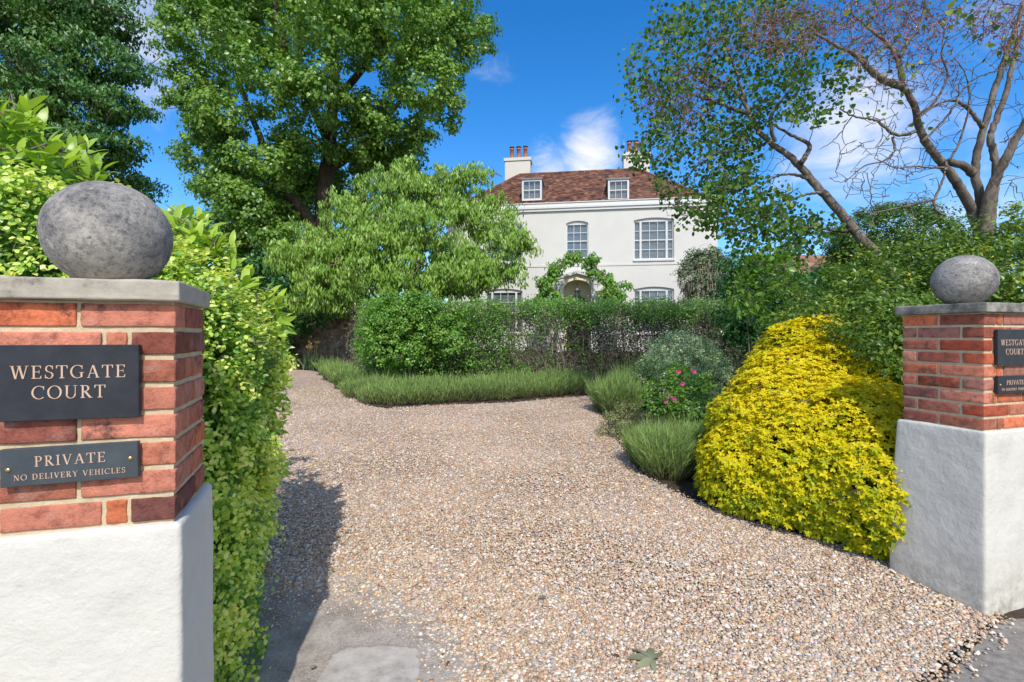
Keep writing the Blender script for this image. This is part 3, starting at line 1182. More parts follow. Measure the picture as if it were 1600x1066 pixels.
wR = (fs(990.3), fs(1053.3))
UP = (fz(1021, 405.5), fz(1021, 343.5), fz(1021, 340))
LO = (GZ + .75, fz(1021, 452), fz(1021, 448))
wC = (fs(884.6), fs(919))
UC = (fz(902, 404), fz(902, 348.5), fz(902, 345))
OPEN = [(wR[0], wR[1], *UP, 'wide'), (-wR[1], -wR[0], *UP, 'wide'), (wR[0], wR[1], *LO, 'wide'), (-wR[1], -wR[0], *LO, 'wide'), (wC[0], wC[1], *UC, 'single')]
holes = [arch(*o[:5]) for o in OPEN]
outer = [(-HW, GZ - .4), (HW, GZ - .4), (HW, ZP - .02), (-HW, ZP - .02)]
polys = [[Vector((x, z, 0)) for x, z in outer]] + [[Vector((x, z, 0)) for x, z in h[::-1]] for h in holes]
flat = [p for pl_ in polys for p in pl_]
tri = tessellate_polygon(polys)
b = Buf()
V = np.array([(p.x, 0, p.y) for p in flat])
T = np.array([list(t) for t in tri])
A = V[T[:, 1]] - V[T[:, 0]]
B_ = V[T[:, 2]] - V[T[:, 0]]
ny = np.cross(A, B_)[:, 1]
T[ny > 0] = T[ny > 0][:, ::-1]
b.add(V, [T])
for h in holes:
    n = len(h)
    V = np.array([(x, 0, z) for x, z in h] + [(x, .17, z) for x, z in h])
    b.add(V, [np.array([[i, (i + 1) % n, n + (i + 1) % n, n + i] for i in range(n)])])
zt = ZP - .02
b.add([(-HW, 0, GZ - .4), (-HW, HD, GZ - .4), (-HW, HD, zt), (-HW, 0, zt), (HW, 0, GZ - .4), (HW, HD, GZ - .4), (HW, HD, zt), (HW, 0, zt)],
      [np.array([(0, 3, 2, 1), (4, 5, 6, 7), (1, 2, 6, 5)])])
wall = b.build('wall', M['render'], house, smooth=False)
# interior backing, parapet, cornice, string course
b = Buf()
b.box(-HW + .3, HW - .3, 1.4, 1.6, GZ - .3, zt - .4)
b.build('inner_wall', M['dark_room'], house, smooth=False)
b = Buf()
b.box(-HW - .03, HW + .03, -.05, .28, ZC1 + .03, ZP)
b.box(-HW - .03, -HW + .28, .28, HD + .05, ZC1 + .03, ZP)
b.box(HW - .28, HW + .03, .28, HD + .05, ZC1 + .03, ZP)
b.box(-HW - .06, HW + .06, -.09, .05, ZP, ZP + .035)
b.box(-HW - .1, HW + .1, -.14, -.05, ZC1 - .02, ZC1 + .07)
b.box(-HW - .06, HW + .06, -.09, .0, ZC0 - .02, ZC1 - .02)
b.build('cornice', M['white'], house, smooth=False)
b = Buf()
zs = fz(970, 415)
b.box(-HW, HW, -.025, .0, zs - .0, zs + .09)
b.build('string_course', M['render'], house, smooth=False)


def window(s0, s1, z0, zs, zr, kind):
    fr = Buf()
    y0, y1 = .09, .15
    # outer frame, top board fills the shallow arch head
    fr.box(s0, s0 + .05, y0, y1, z0, zs + .005)
    fr.box(s1 - .05, s1, y0, y1, z0, zs + .005)
    fr.box(s0 + .05, s1 - .05, y0, y1, z0, z0 + .07)
    ar = arch(s0, s1, zs - .07, zs + .002, zr + .0, 10)
    n = len(ar)
    V = np.array([(x, y0 - .004, z) for x, z in ar] + [(x, y1 + .004, z) for x, z in ar])
    fr.add(V, [np.arange(n)[None], np.arange(n, 2 * n)[::-1][None], np.array([[(i + 1) % n, i, n + i, n + (i + 1) % n] for i in range(n)])])
    zt_ = zs - .07
    inner = (s0 + .05, s1 - .05)
    lights = [inner]
    if kind == 'wide':
        w = inner[1] - inner[0]
        m0, m1 = inner[0] + w * .155, inner[1] - w * .155
        for m in (m0, m1):
            fr.box(m - .045, m + .045, y0 - .01, y1, z0 + .07, zt_)
        lights = [(inner[0], m0 - .045), (m0 + .045, m1 - .045), (m1 + .045, inner[1])]
    zm = (z0 + .07 + zt_) / 2
    for k, (a, c) in enumerate(lights):
        cols = 3 if (c - a) > .5 else 1
        fr.box(a, c, y0 + .01, y1 - .005, zm - .025, zm + .025)
        for half, (p, q) in enumerate(((z0 + .07, zm - .025), (zm + .025, zt_))):
            fr.box(a, c, y0 + .02, y1 - .015, (p + q) / 2 - .011, (p + q) / 2 + .011)
            for i in range(1, cols):
                x = a + (c - a) * i / cols
                fr.box(x - .011, x + .011, y0 + .022, y1 - .017, p, q)
    w = fr.build('window', M['white'], house, smooth=False)
    g = Buf()
    g.box(inner[0] - .01, inner[1] + .01, y1 - .03, y1 - .024, z0 + .05, zt_ + .01)
    g.build('pane', M['glass'], w, smooth=False)
    s = Buf()
    s.box(s0 - .03, s1 + .03, -.06, y0 - .002, z0 - .07, z0 - .001)
    s.build('sill', M['white'], w, smooth=False)
    bl = Buf()
    z = z0 + .05
    while z < zt_ + .04:
        V = np.array([(inner[0], y1 + .015, z), (inner[1], y1 + .015, z), (inner[1], y1 + .04, z + .04), (inner[0], y1 + .04, z + .04)])
        bl.add(V, [np.array([[0, 1, 2, 3]])])
        z += .055
    bl.build('blind', M['blind'], w, smooth=False)
    return w


for o in OPEN:
    window(*o)

# roof: hipped, each course of tiles a stepped strip with its own tiles' colours
RZ0, RZ1 = ZP - .02, EYE + (HY - 268.5) / F * 25.25
RD0, RD1 = .3, 3.35
RS0, RS1 = HW - .1, 3.05
TC = np.array([(.17, .08, .055), (.14, .068, .05), (.21, .105, .072), (.12, .055, .042), (.085, .05, .042), (.19, .09, .065), (.28, .13, .085), (.14, .085, .065)])


def roof():
    g = np.random.default_rng(8)
    b = Buf()
    rows = 34
    for side in range(4):
        for r in range(rows):
            t0, t1 = r / rows, (r + 1) / rows
            if side in (0, 2):
                A = RS0 + (RS1 - RS0) * t0
                A1 = RS0 + (RS1 - RS0) * t1
                d0, d1 = RD0 + (RD1 - RD0) * t0, RD0 + (RD1 - RD0) * t1
            else:
                A = (HD / 2 - RD0) * (1 - t0)
                A1 = (HD / 2 - RD0) * (1 - t1)
                d0, d1 = RS0 + (RS1 - RS0) * t0, RS0 + (RS1 - RS0) * t1
            z0, z1 = RZ0 + (RZ1 - RZ0) * t0, RZ0 + (RZ1 - RZ0) * t1
            wt = .165
            n = max(1, int(2 * A / wt))
            off = (r % 2) * .5
            xs = np.linspace(-1, 1, n + 1)
            for i in range(n):
                f0, f1 = xs[i], xs[i + 1]
                sh = off * (2 / n) * .5
                j = g.normal(0, .006)
                p0, p1 = max(-1, f0 + sh) * A, min(1, f1 + sh) * A
                q0, q1 = max(-1, f0 + sh) * A1, min(1, f1 + sh) * A1
                lift = .028 + j
                if side == 0:
                    V = [(p0, d0, z0 + lift), (p1, d0, z0 + lift), (q1, d1, z1 + .004), (q0, d1, z1 + .004), (p0, d0, z0 - .004), (p1, d0, z0 - .004)]
                elif side == 2:
                    e0, e1 = HD - d0, HD - d1
                    V = [(-p0, e0, z0 + lift), (-p1, e0, z0 + lift), (-q1, e1, z1 + .004), (-q0, e1, z1 + .004), (-p0, e0, z0 - .004), (-p1, e0, z0 - .004)]
                elif side == 1:
                    c = HD / 2
                    V = [(d0, c + p0, z0 + lift), (d0, c + p1, z0 + lift), (d1, c + q1, z1 + .004), (d1, c + q0, z1 + .004), (d0, c + p0, z0 - .004), (d0, c + p1, z0 - .004)]
                else:
                    c = HD / 2
                    V = [(-d0, c - p0, z0 + lift), (-d0, c - p1, z0 + lift), (-d1, c - q1, z1 + .004), (-d1, c - q0, z1 + .004), (-d0, c - p0, z0 - .004), (-d0, c - p1, z0 - .004)]
                c_ = TC[g.integers(len(TC))] * g.uniform(.8, 1.25)
                b.add(V, [np.array([(0, 1, 2, 3), (4, 5, 1, 0)])], .5, c_)
    # ridge and hip tiles
    def ridge(p, q, n):
        p, q = np.array(p), np.array(q)
        for i in range(n):
            a, c = p + (q - p) * i / n, p + (q - p) * (i + .97) / n
            b.tube([a, c], [.1, .095], 8, .5)
            b.C.append(np.broadcast_to(TC[g.integers(3)] * g.uniform(.8, 1.2), (16, 3)))
    m = HD / 2
    ridge((-RS1, m, RZ1 - .02), (RS1, m, RZ1 - .02), 18)
    for sx in (-1, 1):
        ridge((sx * RS0, RD0, RZ0 - .02), (sx * RS1, m, RZ1 - .02), 16)
        ridge((sx * RS0, HD - RD0, RZ0 - .02), (sx * RS1, m, RZ1 - .02), 16)
    return b.build('roof', M['tile'], house, smooth=False)


rf = roof()
b = Buf()
b.box(-HW + .05, HW - .05, .05, RD0 + .06, RZ0 - .06, RZ0 + .055)
b.build('lead_gutter', M['lead'], rf, smooth=False)


def dormer(px0, px1):
    d0 = .62
    s0, s1 = fs(px0, d0), fs(px1, d0)
    z0, z1 = fz((px0 + px1) / 2, 313.5, d0), fz((px0 + px1) / 2, 280.5, d0)
    slope = (RZ1 - RZ0) / (RD1 - RD0)
    dtop = RD0 + (z1 - RZ0) / slope
    fr = Buf()
    t = .085
    fr.box(s0, s0 + t, d0, d0 + .1, z0, z1)
    fr.box(s1 - t, s1, d0, d0 + .1, z0, z1)
    fr.box(s0 + t, s1 - t, d0, d0 + .1, z0, z0 + .1)
    fr.box(s0 + t, s1 - t, d0, d0 + .1, z1 - .09, z1)
    a, c, p, q = s0 + t, s1 - t, z0 + .1, z1 - .09
    zm = (p + q) / 2
    fr.box(a, c, d0 + .03, d0 + .08, zm - .02, zm + .02)
    for i in (1, 2):
        x = a + (c - a) * i / 3
        fr.box(x - .01, x + .01, d0 + .035, d0 + .075, p, zm - .02)
        fr.box(x - .01, x + .01, d0 + .035, d0 + .075, zm + .02, q)
    w = fr.build('dormer_window', M['white'], house, smooth=False)
    g = Buf()
    g.box(a - .01, c + .01, d0 + .05, d0 + .056, p - .01, q + .01)
    g.build('pane', M['glass'], w, smooth=False)
    bl = Buf()
    z = p
    while z < q:
        bl.add([(a, d0 + .115, z), (c, d0 + .115, z), (c, d0 + .14, z + .045), (a, d0 + .14, z + .045)], [np.array([[0, 1, 2, 3]])])
        z += .055
    bl.build('blind', M['blind'], w, smooth=False)
    for x0, x1 in ((s0 + .004, s0 + .05), (s1 - .05, s1 - .004)):
        ck = Buf()
        zb_ = z0 - .12
        ck.add([(x, y, z) for x in (x0, x1) for (y, z) in ((d0 + .1, zb_), (d0 + .1, z1 - .002), (dtop + .1, z1 - .002), (d0 + .2, zb_))],
               [np.array([(0, 1, 2, 3), (7, 6, 5, 4), (0, 4, 5, 1), (1, 5, 6, 2), (2, 6, 7, 3), (3, 7, 4, 0)])])
        ck.build('cheek', M['lead'], w, smooth=False)
    rfb = Buf()
    rfb.box(s0 - .05, s1 + .05, d0 - .05, dtop + .15, z1, z1 + .06)
    rfb.build('flat_roof', M['lead'], w, smooth=False)


dormer(815.5, 846.5)
dormer(950, 983)


def chimney(px0, px1, pyt, npots):
    d0 = 3.55
    s0, s1 = fs(px0, d0), fs(px1, d0)
    zt_ = fz((px0 + px1) / 2, pyt, d0)
    b = Buf()
    b.box(s0, s1, d0, d0 + .75, RZ1 - 1.6, zt_ - .16)
    b.box(s0 - .05, s1 + .05, d0 - .05, d0 + .8, zt_ - .16, zt_)
    ch = b.build('chimney', M['render'], rf, smooth=False)
    w = s1 - s0
    for i in range(npots):
        x = s0 + w * (.24 + .27 * i)
        p = Buf()
        h = .62
        p.tube([(x, d0 + .35, zt_ - .01), (x, d0 + .35, zt_ + .05), (x, d0 + .35, zt_ + h - .08), (x, d0 + .35, zt_ + h - .075), (x, d0 + .35, zt_ + h)],
               [.125, .115, .1, .12, .12], 14)
        p.tube([(x, d0 + .35, zt_ + h), (x, d0 + .35, zt_ + h + .05)], [.085, .085], 12)
        p.build('chimney_pot', M['pot'], rf)
        p = Buf()
        p.tube([(x, d0 + .35, zt_ + h + .05), (x, d0 + .35, zt_ + h + .09)], [.14, .13], 12)
        p.build('pot_cowl', M['black'], rf)
    return s0, s1, zt_, d0


chimney(789, 828.5, 246.5, 3)
cx = chimney(974.5, 1015, 237.5, 2)
b = Buf()
b.tube([(cx[0] + .02, cx[3] + .1, cx[2] - .6), (cx[0] + .02, cx[3] + .1, cx[2] + 1.0)], .012, 5)
b.tube([(cx[0] - .12, cx[3] + .1, cx[2] + .95), (cx[0] + .2, cx[3] + .1, cx[2] + .95)], .007, 4)
b.build('aerial', M['galv'], house)

# porch with open pediment, quoined piers, cream vault and dark door
PD = -.75
b = Buf()
pz = [fz(902, y, PD) for y in (423.5, 436.5)]
hwp = fs(935.5, PD) - fs(902, PD)
hin = .6
c0 = fs(902, PD)
zi = pz[1] - .02
for sx in (-1, 1):
    a, c = sorted((c0 + sx * hin, c0 + sx * (hwp - .06)))
    z = GZ - .1
    k = 0
    while z < zi - .06:                     # rusticated blocks
        e = .0 if k % 2 else .03
        b.box(a - e * (sx < 0), c + e * (sx > 0), PD - e, -.001, z, min(z + .3, zi - .06))
        z += .3
        k += 1
    a, c = sorted((c0 + sx * (hin - .02), c0 + sx * hwp))
    b.box(a, c, PD - .05, -.001, zi - .06, zi + .04)
    # raking cornice
    t = .12
    V = [(c0 + sx * (hwp + .05), y, pz[1] - .02) for y in (PD - .1, 0)] + [(c0 + sx * (hwp + .05), y, pz[1] + t) for y in (PD - .1, 0)] + \
        [(c0 + sx * .001, y, pz[0] - t) for y in (PD - .1, 0)] + [(c0 + sx * .001, y, pz[0] + .02) for y in (PD - .1, 0)]
    b.add(V, [np.array([(0, 4, 6, 2), (1, 3, 7, 5), (0, 1, 5, 4), (2, 6, 7, 3), (0, 2, 3, 1)])])
porch = b.build('porch', M['white'], house, smooth=False)
b = Buf()
n = 16
prof = []
for i in range(n + 1):
    a = math.pi * i / n
    prof.append((c0 - hin * math.cos(a), zi - .42 + .42 * math.sin(a) + .0))
prof = [(c0 - hin, GZ)] + prof + [(c0 + hin, GZ)]
m = len(prof)
V = [(x, PD + .02, z) for x, z in prof] + [(x, -.02, z) for x, z in prof]
b.add(V, [np.array([[i, i + 1, m + i + 1, m + i] for i in range(m - 1)])])
# tympanum between vault and pediment
top = [(c0 + hwp * .93, pz[1] + .03), (c0, pz[0] - .05), (c0 - hwp * .93, pz[1] + .03)]
ring_ = prof[1:-1]
poly = [(x, z) for x, z in ring_] + top
tr_ = tessellate_polygon([[Vector((x, z, 0)) for x, z in poly]])
b.add([(x, PD + .03, z) for x, z in poly], [np.array([list(t) for t in tr_])])
b.add([(x, -.015, z) for x, z in prof], [np.arange(m)[::-1][None]])
b.build('porch_vault', M['cream'], porch, smooth=False)
b = Buf()
zd = fz(902, 463)
pr = [(c0 - .47, GZ), (c0 + .47, GZ)] + [(c0 + .47 * math.cos(math.pi * i / 12), zd - .35 + .35 * math.sin(math.pi * i / 12)) for i in range(13)]
m = len(pr)
V = [(x, -.07, z) for x, z in pr] + [(x, -.02, z) for x, z in pr]
b.add(V, [np.arange(m)[None], np.array([[(i + 1) % m, i, m + i, m + (i + 1) % m] for i in range(m)])])
dr = b.build('door', M['door'], house, smooth=False)
b = Buf()
b.box(c0 - .47, c0 + .47, -.1, -.07, zd - .42, zd - .36)
for i in range(1, 6):
    a = math.pi * i / 6
    b.tube([(c0, -.085, zd - .35), (c0 + .44 * math.cos(a), -.085, zd - .35 + .33 * math.sin(a))], .012, 4)
b.build('fanlight_bars', M['white'], dr, smooth=False)

# hanging lantern
lz = fz(902, 467, -.6)
lp = np.array((*(np.array(HC) + hu * c0 + hv * -.6), lz))
lan = thing('porch_lantern', 'glass hanging lantern on a thin chain in the porch of the white house', 'lantern', lp)
b = Buf()
R_, r_ = .14, .1
for i in range(6):
    a = math.pi / 3 * i
    a2 = a + math.pi / 3
    b.tube([(r_ * math.cos(a), r_ * math.sin(a), .0), (R_ * math.cos(a), R_ * math.sin(a), .34)], .009, 4)
    for r0, z in ((r_, 0), (R_, .34)):
        b.tube([(r0 * math.cos(a), r0 * math.sin(a), z), (r0 * math.cos(a2), r0 * math.sin(a2), z)], .012, 4)
b.tube([(0, 0, .34), (0, 0, .42), (0, 0, .48)], [.15, .07, .03], 6)
b.tube([(0, 0, -.06), (0, 0, .0)], [.02, .1], 6)
b.build('frame', M['lead'], lan)
b = Buf()
b.tube([(0, 0, .01), (0, 0, .335)], [.094, .134], 6, cap=False)
b.build('glass', M['glass'], lan, smooth=False)
b = Buf()
zc_ = zi - .02 - lz
b.tube([(0, 0, .48), (0, 0, zc_)], .009, 5)
b.build('chain', M['black'], lan)


# ------------------------------------------------------------------ vegetation helpers
def rdir(n, g):
    return unit(g.normal(size=(n, 3)))


def clumped(ell, g, per_m2, clump_r, leaves, shell=(.6, 1.0), flat=.75, bottom=-1.0):
    """leaf positions gathered in clumps near the skin of several ellipsoids: returns positions, outward normals, clump tint"""
    P, N, T = [], [], []
    for (c, r) in ell:
        c, r = np.array(c, float), np.array(r, float)
        area = 4 * math.pi * ((r[0] * r[1]) ** 1.6 / 3 + (r[0] * r[2]) ** 1.6 / 3 + (r[1] * r[2]) ** 1.6 / 3) ** (1 / 1.6)
        k = max(4, int(area * per_m2))
        d = rdir(k, g)
        d = d[d[:, 2] > bottom]
        k = len(d)
        cc = c + d * r * g.uniform(shell[0], shell[1], (k, 1))
        rr = clump_r * g.uniform(.6, 1.35, k)
        q = g.normal(size=(k, leaves, 3))
        q = q / np.linalg.norm(q, axis=-1, keepdims=True) * g.random((k, leaves, 1)) ** .45
        p = cc[:, None] + q * rr[:, None, None] * np.array((1, 1, flat))
        nn = unit(q * .8 + d[:, None] * .5 + np.array((0, 0, .55)) + g.normal(size=q.shape) * .35)
        P.append(p.reshape(-1, 3))
        N.append(nn.reshape(-1, 3))
        T.append(np.repeat(g.random(k), leaves))
    return np.concatenate(P), np.concatenate(N), np.concatenate(T)


def dirs_from(N, g, droop=.5, jit=.7):
    D = np.cross(N, rdir(len(N), g))
    D = unit(D) + np.array((0, 0, -droop)) + g.normal(size=N.shape) * .2 * jit
    return unit(D)


class Skeleton:
    """woody frame: main limbs laid by hand, twigs grown to reach target points"""

    def __init__(self, g):
        self.g, self.nodes, self.rad, self.paths = g, [], [], []

    def limb(self, pts, r0, r1, sub=4, wob=.02):
        pts = np.asarray(pts, float)
        if len(pts) > 5:          # take the small kinks out of long limbs
            q = pts.copy()
            q[1:-1] = .25 * pts[:-2] + .5 * pts[1:-1] + .25 * pts[2:]
            pts = q
        n = len(pts)
        t = np.linspace(0, n - 1, (n - 1) * sub + 1)
        # Catmull-Rom
        ext = np.vstack([2 * pts[0] - pts[1], pts, 2 * pts[-1] - pts[-2]])
        out = []
        for tt in t:
            i = min(int(tt), n - 2)
            u = tt - i
            p0, p1, p2, p3 = ext[i], ext[i + 1], ext[i + 2], ext[i + 3]
            out.append(.5 * (2 * p1 + (p2 - p0) * u + (2 * p0 - 5 * p1 + 4 * p2 - p3) * u ** 2 + (3 * p1 - p0 - 3 * p2 + p3) * u ** 3))
        out = np.array(out)
        out[1:-1] += self.g.normal(size=(len(out) - 2, 3)) * wob
        rr = np.linspace(r0, r1, len(out))
        self.paths.append((out, rr))
        self.nodes += list(out)
        self.rad += list(rr)
        return out

    def grow(self, targets, r_tip=.004, wob=.12, step=.22, taper=1.6, rmax=.03, sag=.0):
        targets = np.asarray(targets)
        N = np.array(self.nodes)
        R = np.array(self.rad)
        d = np.array([np.min(np.linalg.norm(N - t, axis=1)) for t in targets])
        for i in np.argsort(d):
            t = targets[i]
            dd = np.linalg.norm(N - t, axis=1)
            j = int(np.argmin(dd))
            L = dd[j]
            if L < .04:
                continue
            k = max(2, int(L / step) + 1)
            u = np.linspace(0, 1, k + 1)[:, None]
            p = N[j] + (t - N[j]) * u
            off = self.g.normal(size=(k + 1, 3)) * wob * step
            off[0] = 0
            p = p + off + np.array((0, 0, sag * L)) * (np.sin(u * math.pi))
            r0 = min(R[j] * .72, rmax, r_tip + L * .012 * taper)
            rr = np.linspace(max(r0, r_tip * 1.2), r_tip, k + 1)
            self.paths.append((p, rr))
            N = np.vstack([N, p[1:]])
            R = np.concatenate([R, rr[1:]])
        self.nodes, self.rad = list(N), list(R)

    def mesh(self, buf, thick=.05):
        for p, r in self.paths:
            big = r.max() > thick
            buf.tube(p, r, 12 if big else (5 if r.max() > .012 else 3), rough=.02 if big else 0)


def plant(name, label, cat, base, group=None):
    return thing(name, label, cat, tuple(base), group)


def E(px, py, Z, rx, ry=None, rz=None):
    """ellipsoid from photo pixels: centre, then radii in pixels at that depth"""
    c = P3(px, py, Z)
    k = Z / F
    ry = rx if ry is None else ry
    return (c, (rx * k, (rz if rz is not None else rx) * k, ry * k))


L_ = {}
L_['lime'] = leaf_mat('lime_tree_leaf', [(0, (0.066, 0.168, 0.030)), (.5, (0.144, 0.296, 0.049)), (1, (0.311, 0.474, 0.086))], .34, .36, .5)
L_['droop'] = leaf_mat('drooping_leaf', [(0, (0.107, 0.214, 0.028)), (.5, (0.195, 0.357, 0.045)), (1, (0.352, 0.519, 0.097))], .26, .36, .5)
L_['dark'] = leaf_mat('dark_tree_leaf', [(0, (0.031, 0.104, 0.023)), (.6, (0.066, 0.181, 0.034)), (1, (0.157, 0.295, 0.050))], .25, .4)
L_['ivy'] = leaf_mat('ivy_leaf', [(0, (0.025, 0.095, 0.031)), (.6, (0.061, 0.190, 0.045)), (1, (0.138, 0.310, 0.069))], .34, .36, .5)
L_['gold'] = leaf_mat('golden_privet_leaf', [(0, (0.078, 0.214, 0.047)), (.45, (0.244, 0.446, 0.089)), (.75, (0.630, 0.785, 0.140)), (1, (0.850, 0.850, 0.313))], .34, .36, .5)
L_['laurel'] = leaf_mat('laurel_leaf', [(0, (0.073, 0.179, 0.025)), (.5, (0.191, 0.373, 0.037)), (1, (0.414, 0.579, 0.062))], .34, .36, .5)
L_['hedge'] = leaf_mat('hedge_leaf', [(0, (0.047, 0.140, 0.024)), (.6, (0.141, 0.321, 0.045)), (1, (0.351, 0.556, 0.102))], .34, .36, .5)
L_['choisya'] = leaf_mat('yellow_shrub_leaf', [(0, (.1, .19, .008)), (.3, (.34, .4, .01)), (.62, (.66, .59, .01)), (1, (.8, .66, .02))], .3, .5, .2)
L_['loni'] = leaf_mat('dark_hedge_leaf', [(0, (0.049, 0.114, 0.024)), (.55, (0.135, 0.247, 0.038)), (.85, (0.292, 0.392, 0.053)), (1, (0.634, 0.536, 0.075))], .34, .36, .5)
L_['lav'] = leaf_mat('lavender_leaf', [(0, (0.099, 0.170, 0.056)), (.5, (0.199, 0.308, 0.091)), (1, (0.333, 0.463, 0.148))], .2, .6, .2)
L_['lavdry'] = leaf_mat('dry_lavender_leaf', [(0, (.1, .07, .045)), (1, (.25, .2, .13))], .1, .8, .1)
L_['silver'] = leaf_mat('silver_green_leaf', [(0, (0.183, 0.291, 0.136)), (.5, (0.428, 0.581, 0.276)), (1, (0.828, 0.850, 0.550))], .2, .55)
L_['variegated'] = leaf_mat('variegated_leaf', [(0, (0.068, 0.121, 0.041)), (.5, (0.243, 0.284, 0.108)), (1, (0.567, 0.540, 0.270))], .2, .5)
L_['garrya'] = leaf_mat('grey_green_leaf', [(0, (0.059, 0.101, 0.047)), (.6, (0.151, 0.218, 0.101)), (1, (0.286, 0.336, 0.185))], .15, .45)
L_['tassel'] = leaf_mat('pale_tassel', [(0, (.16, .15, .1)), (1, (.34, .31, .22))], .2, .8)
L_['redbud'] = leaf_mat('redbud_leaf', [(0, (0.041, 0.113, 0.023)), (.55, (0.096, 0.202, 0.034)), (.85, (0.219, 0.316, 0.046)), (1, (0.437, 0.455, 0.069))], .34, .5, .22)
L_['pod'] = leaf_mat('seed_pod', [(0, (.15, .07, .06)), (.5, (.3, .13, .13)), (1, (.45, .22, .22))], .3, .6)
L_['vine'] = leaf_mat('wisteria_leaf', [(0, (0.070, 0.187, 0.028)), (.5, (0.156, 0.343, 0.047)), (1, (0.312, 0.515, 0.094))], .35, .4)
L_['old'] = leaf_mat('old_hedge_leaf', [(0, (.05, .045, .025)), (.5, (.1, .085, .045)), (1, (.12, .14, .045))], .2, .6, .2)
L_['young'] = leaf_mat('young_leaf', [(0, (0.063, 0.164, 0.025)), (.6, (0.152, 0.316, 0.044)), (1, (0.341, 0.531, 0.076))], .4, .35)
L_['pink'] = leaf_mat('pink_petal', [(0, (.6, .05, .3)), (1, (.75, .16, .45))], .3, .5)
L_['iris'] = leaf_mat('yellow_petal', [(0, (.66, .5, .16)), (1, (.78, .66, .32))], .3, .5)
L_['irisleaf'] = leaf_mat('sword_leaf', [(0, (.1, .2, .09)), (1, (.24, .36, .18))], .3, .5)
L_['fallen'] = leaf_mat('fallen_leaf', [(0, (.16, .18, .09)), (1, (.38, .37, .24))], .1, .7)


# ------------------------------------------------------------------ trees
def broad_tree(name, label, trunk, limbs, ell, mat, bark, g, per, cr, leaves, L, W, tpl='diamond', droop=.5, base=None, tbias=0.0, twigs=160, shell=(.55, 1.0), flat=.75):
    base = np.array(base if base is not None else trunk[0][0], float)
    root = plant(name, label, 'tree', base, None)
    sk = Skeleton(g)
    sk.limb(*trunk)
    for lm in limbs:
        sk.limb(*lm)
    P, N, T = clumped(ell, g, per, cr, leaves, shell, flat)
    idx = g.choice(len(P), min(twigs, len(P)), replace=False)
    sk.grow(P[idx], .012, .25, .5, 1.2, .12)
    b = Buf()
    sk.mesh(b)
    b.build('trunk', bark, root, base)
    D = dirs_from(N, g, droop)
    n = len(P)
    sz = g.uniform(.7, 1.25, n)
    tint = np.clip(.2 + .45 * T + .35 * g.random(n) + tbias, 0, 1)
    b = Buf()
    b.leaves(P, D, N, L * sz, W * sz, tpl, tint)
    b.build('crown', mat, root, base)
    return root


g = np.random.default_rng(21)
ZT = 20.0
tk = [P3(508, 600, ZT), P3(507, 470, ZT), P3(506, 390, ZT), P3(502, 330, ZT), P3(510, 270, ZT), P3(518, 200, ZT), P3(528, 90, ZT), P3(520, -60, ZT)]
tk[0][2] = .7
limbs = [([P3(500, 375, ZT), P3(470, 325, ZT - .3), P3(435, 285, ZT - .8), P3(405, 210, ZT - 1), P3(370, 120, ZT - 1)], .26, .07),
         ([P3(511, 265, ZT), P3(545, 245, ZT), P3(600, 190, ZT + .5), P3(660, 110, ZT + .5)], .2, .06),
         ([P3(515, 225, ZT), P3(480, 150, ZT - 1), P3(440, 60, ZT - 2), P3(420, -50, ZT - 2)], .2, .06),
         ([P3(522, 160, ZT), P3(580, 90, ZT - 1), P3(620, 20, ZT - 1.5)], .18, .05)]
ell = [E(322, 55, 20, 74), E(300, 140, 20, 56, 48), E(335, 205, 19, 42, 26), E(395, 30, 18, 85), E(430, 130, 17.5, 70, 52), E(520, 40, 17, 85, 66), E(505, 140, 17, 60, 40),
       E(610, 40, 17.5, 85, 70), E(690, 50, 19, 72), E(660, 135, 18, 66, 50), E(590, 170, 18, 52, 38), E(700, 170, 19.5, 30, 42), E(640, 215, 19.5, 44, 24),
       E(345, 290, 20, 42, 32), E(385, 255, 19, 52, 42), E(360, 345, 21, 42, 36), E(425, 340, 20, 48, 40), E(430, 400, 21, 50, 36), E(465, 210, 18.5, 42, 28), E(395, 415, 22, 26, 26),
       E(430, 255, 18.2, 46, 34), E(400, 330, 18.5, 46, 38), E(470, 400, 18.8, 44, 24), E(440, 370, 18.6, 40, 30), E(350, 180, 18.5, 50, 36), E(310, 240, 20.5, 40, 34), E(360, 300, 19, 50, 40), E(345, 380, 21, 34, 34), E(400, 380, 19.5, 50, 36), E(440, 300, 21, 60, 50), E(440, 440, 21, 50, 30), E(560, 220, 19, 60, 40), E(620, 250, 20, 50, 26), E(470, 260, 22, 60, 50), E(590, 250, 21, 48, 30), E(540, 290, 22, 50, 40), E(480, 300, 23, 60, 55), E(450, -60, 20, 120), E(640, -60, 20, 110), E(330, -60, 20, 90), E(540, -110, 20, 130), E(735, 55, 20.5, 42, 36)]
broad_tree('lime_tree', 'tallest leafy green lime tree with dark forked trunk standing behind the drive', (tk, .5, .12), limbs, ell, L_['lime'], M['bark_dark'], g, 2.3, .4, 66, .145, .115, 'diamond', .55, twigs=300, shell=(.45, 1.05))

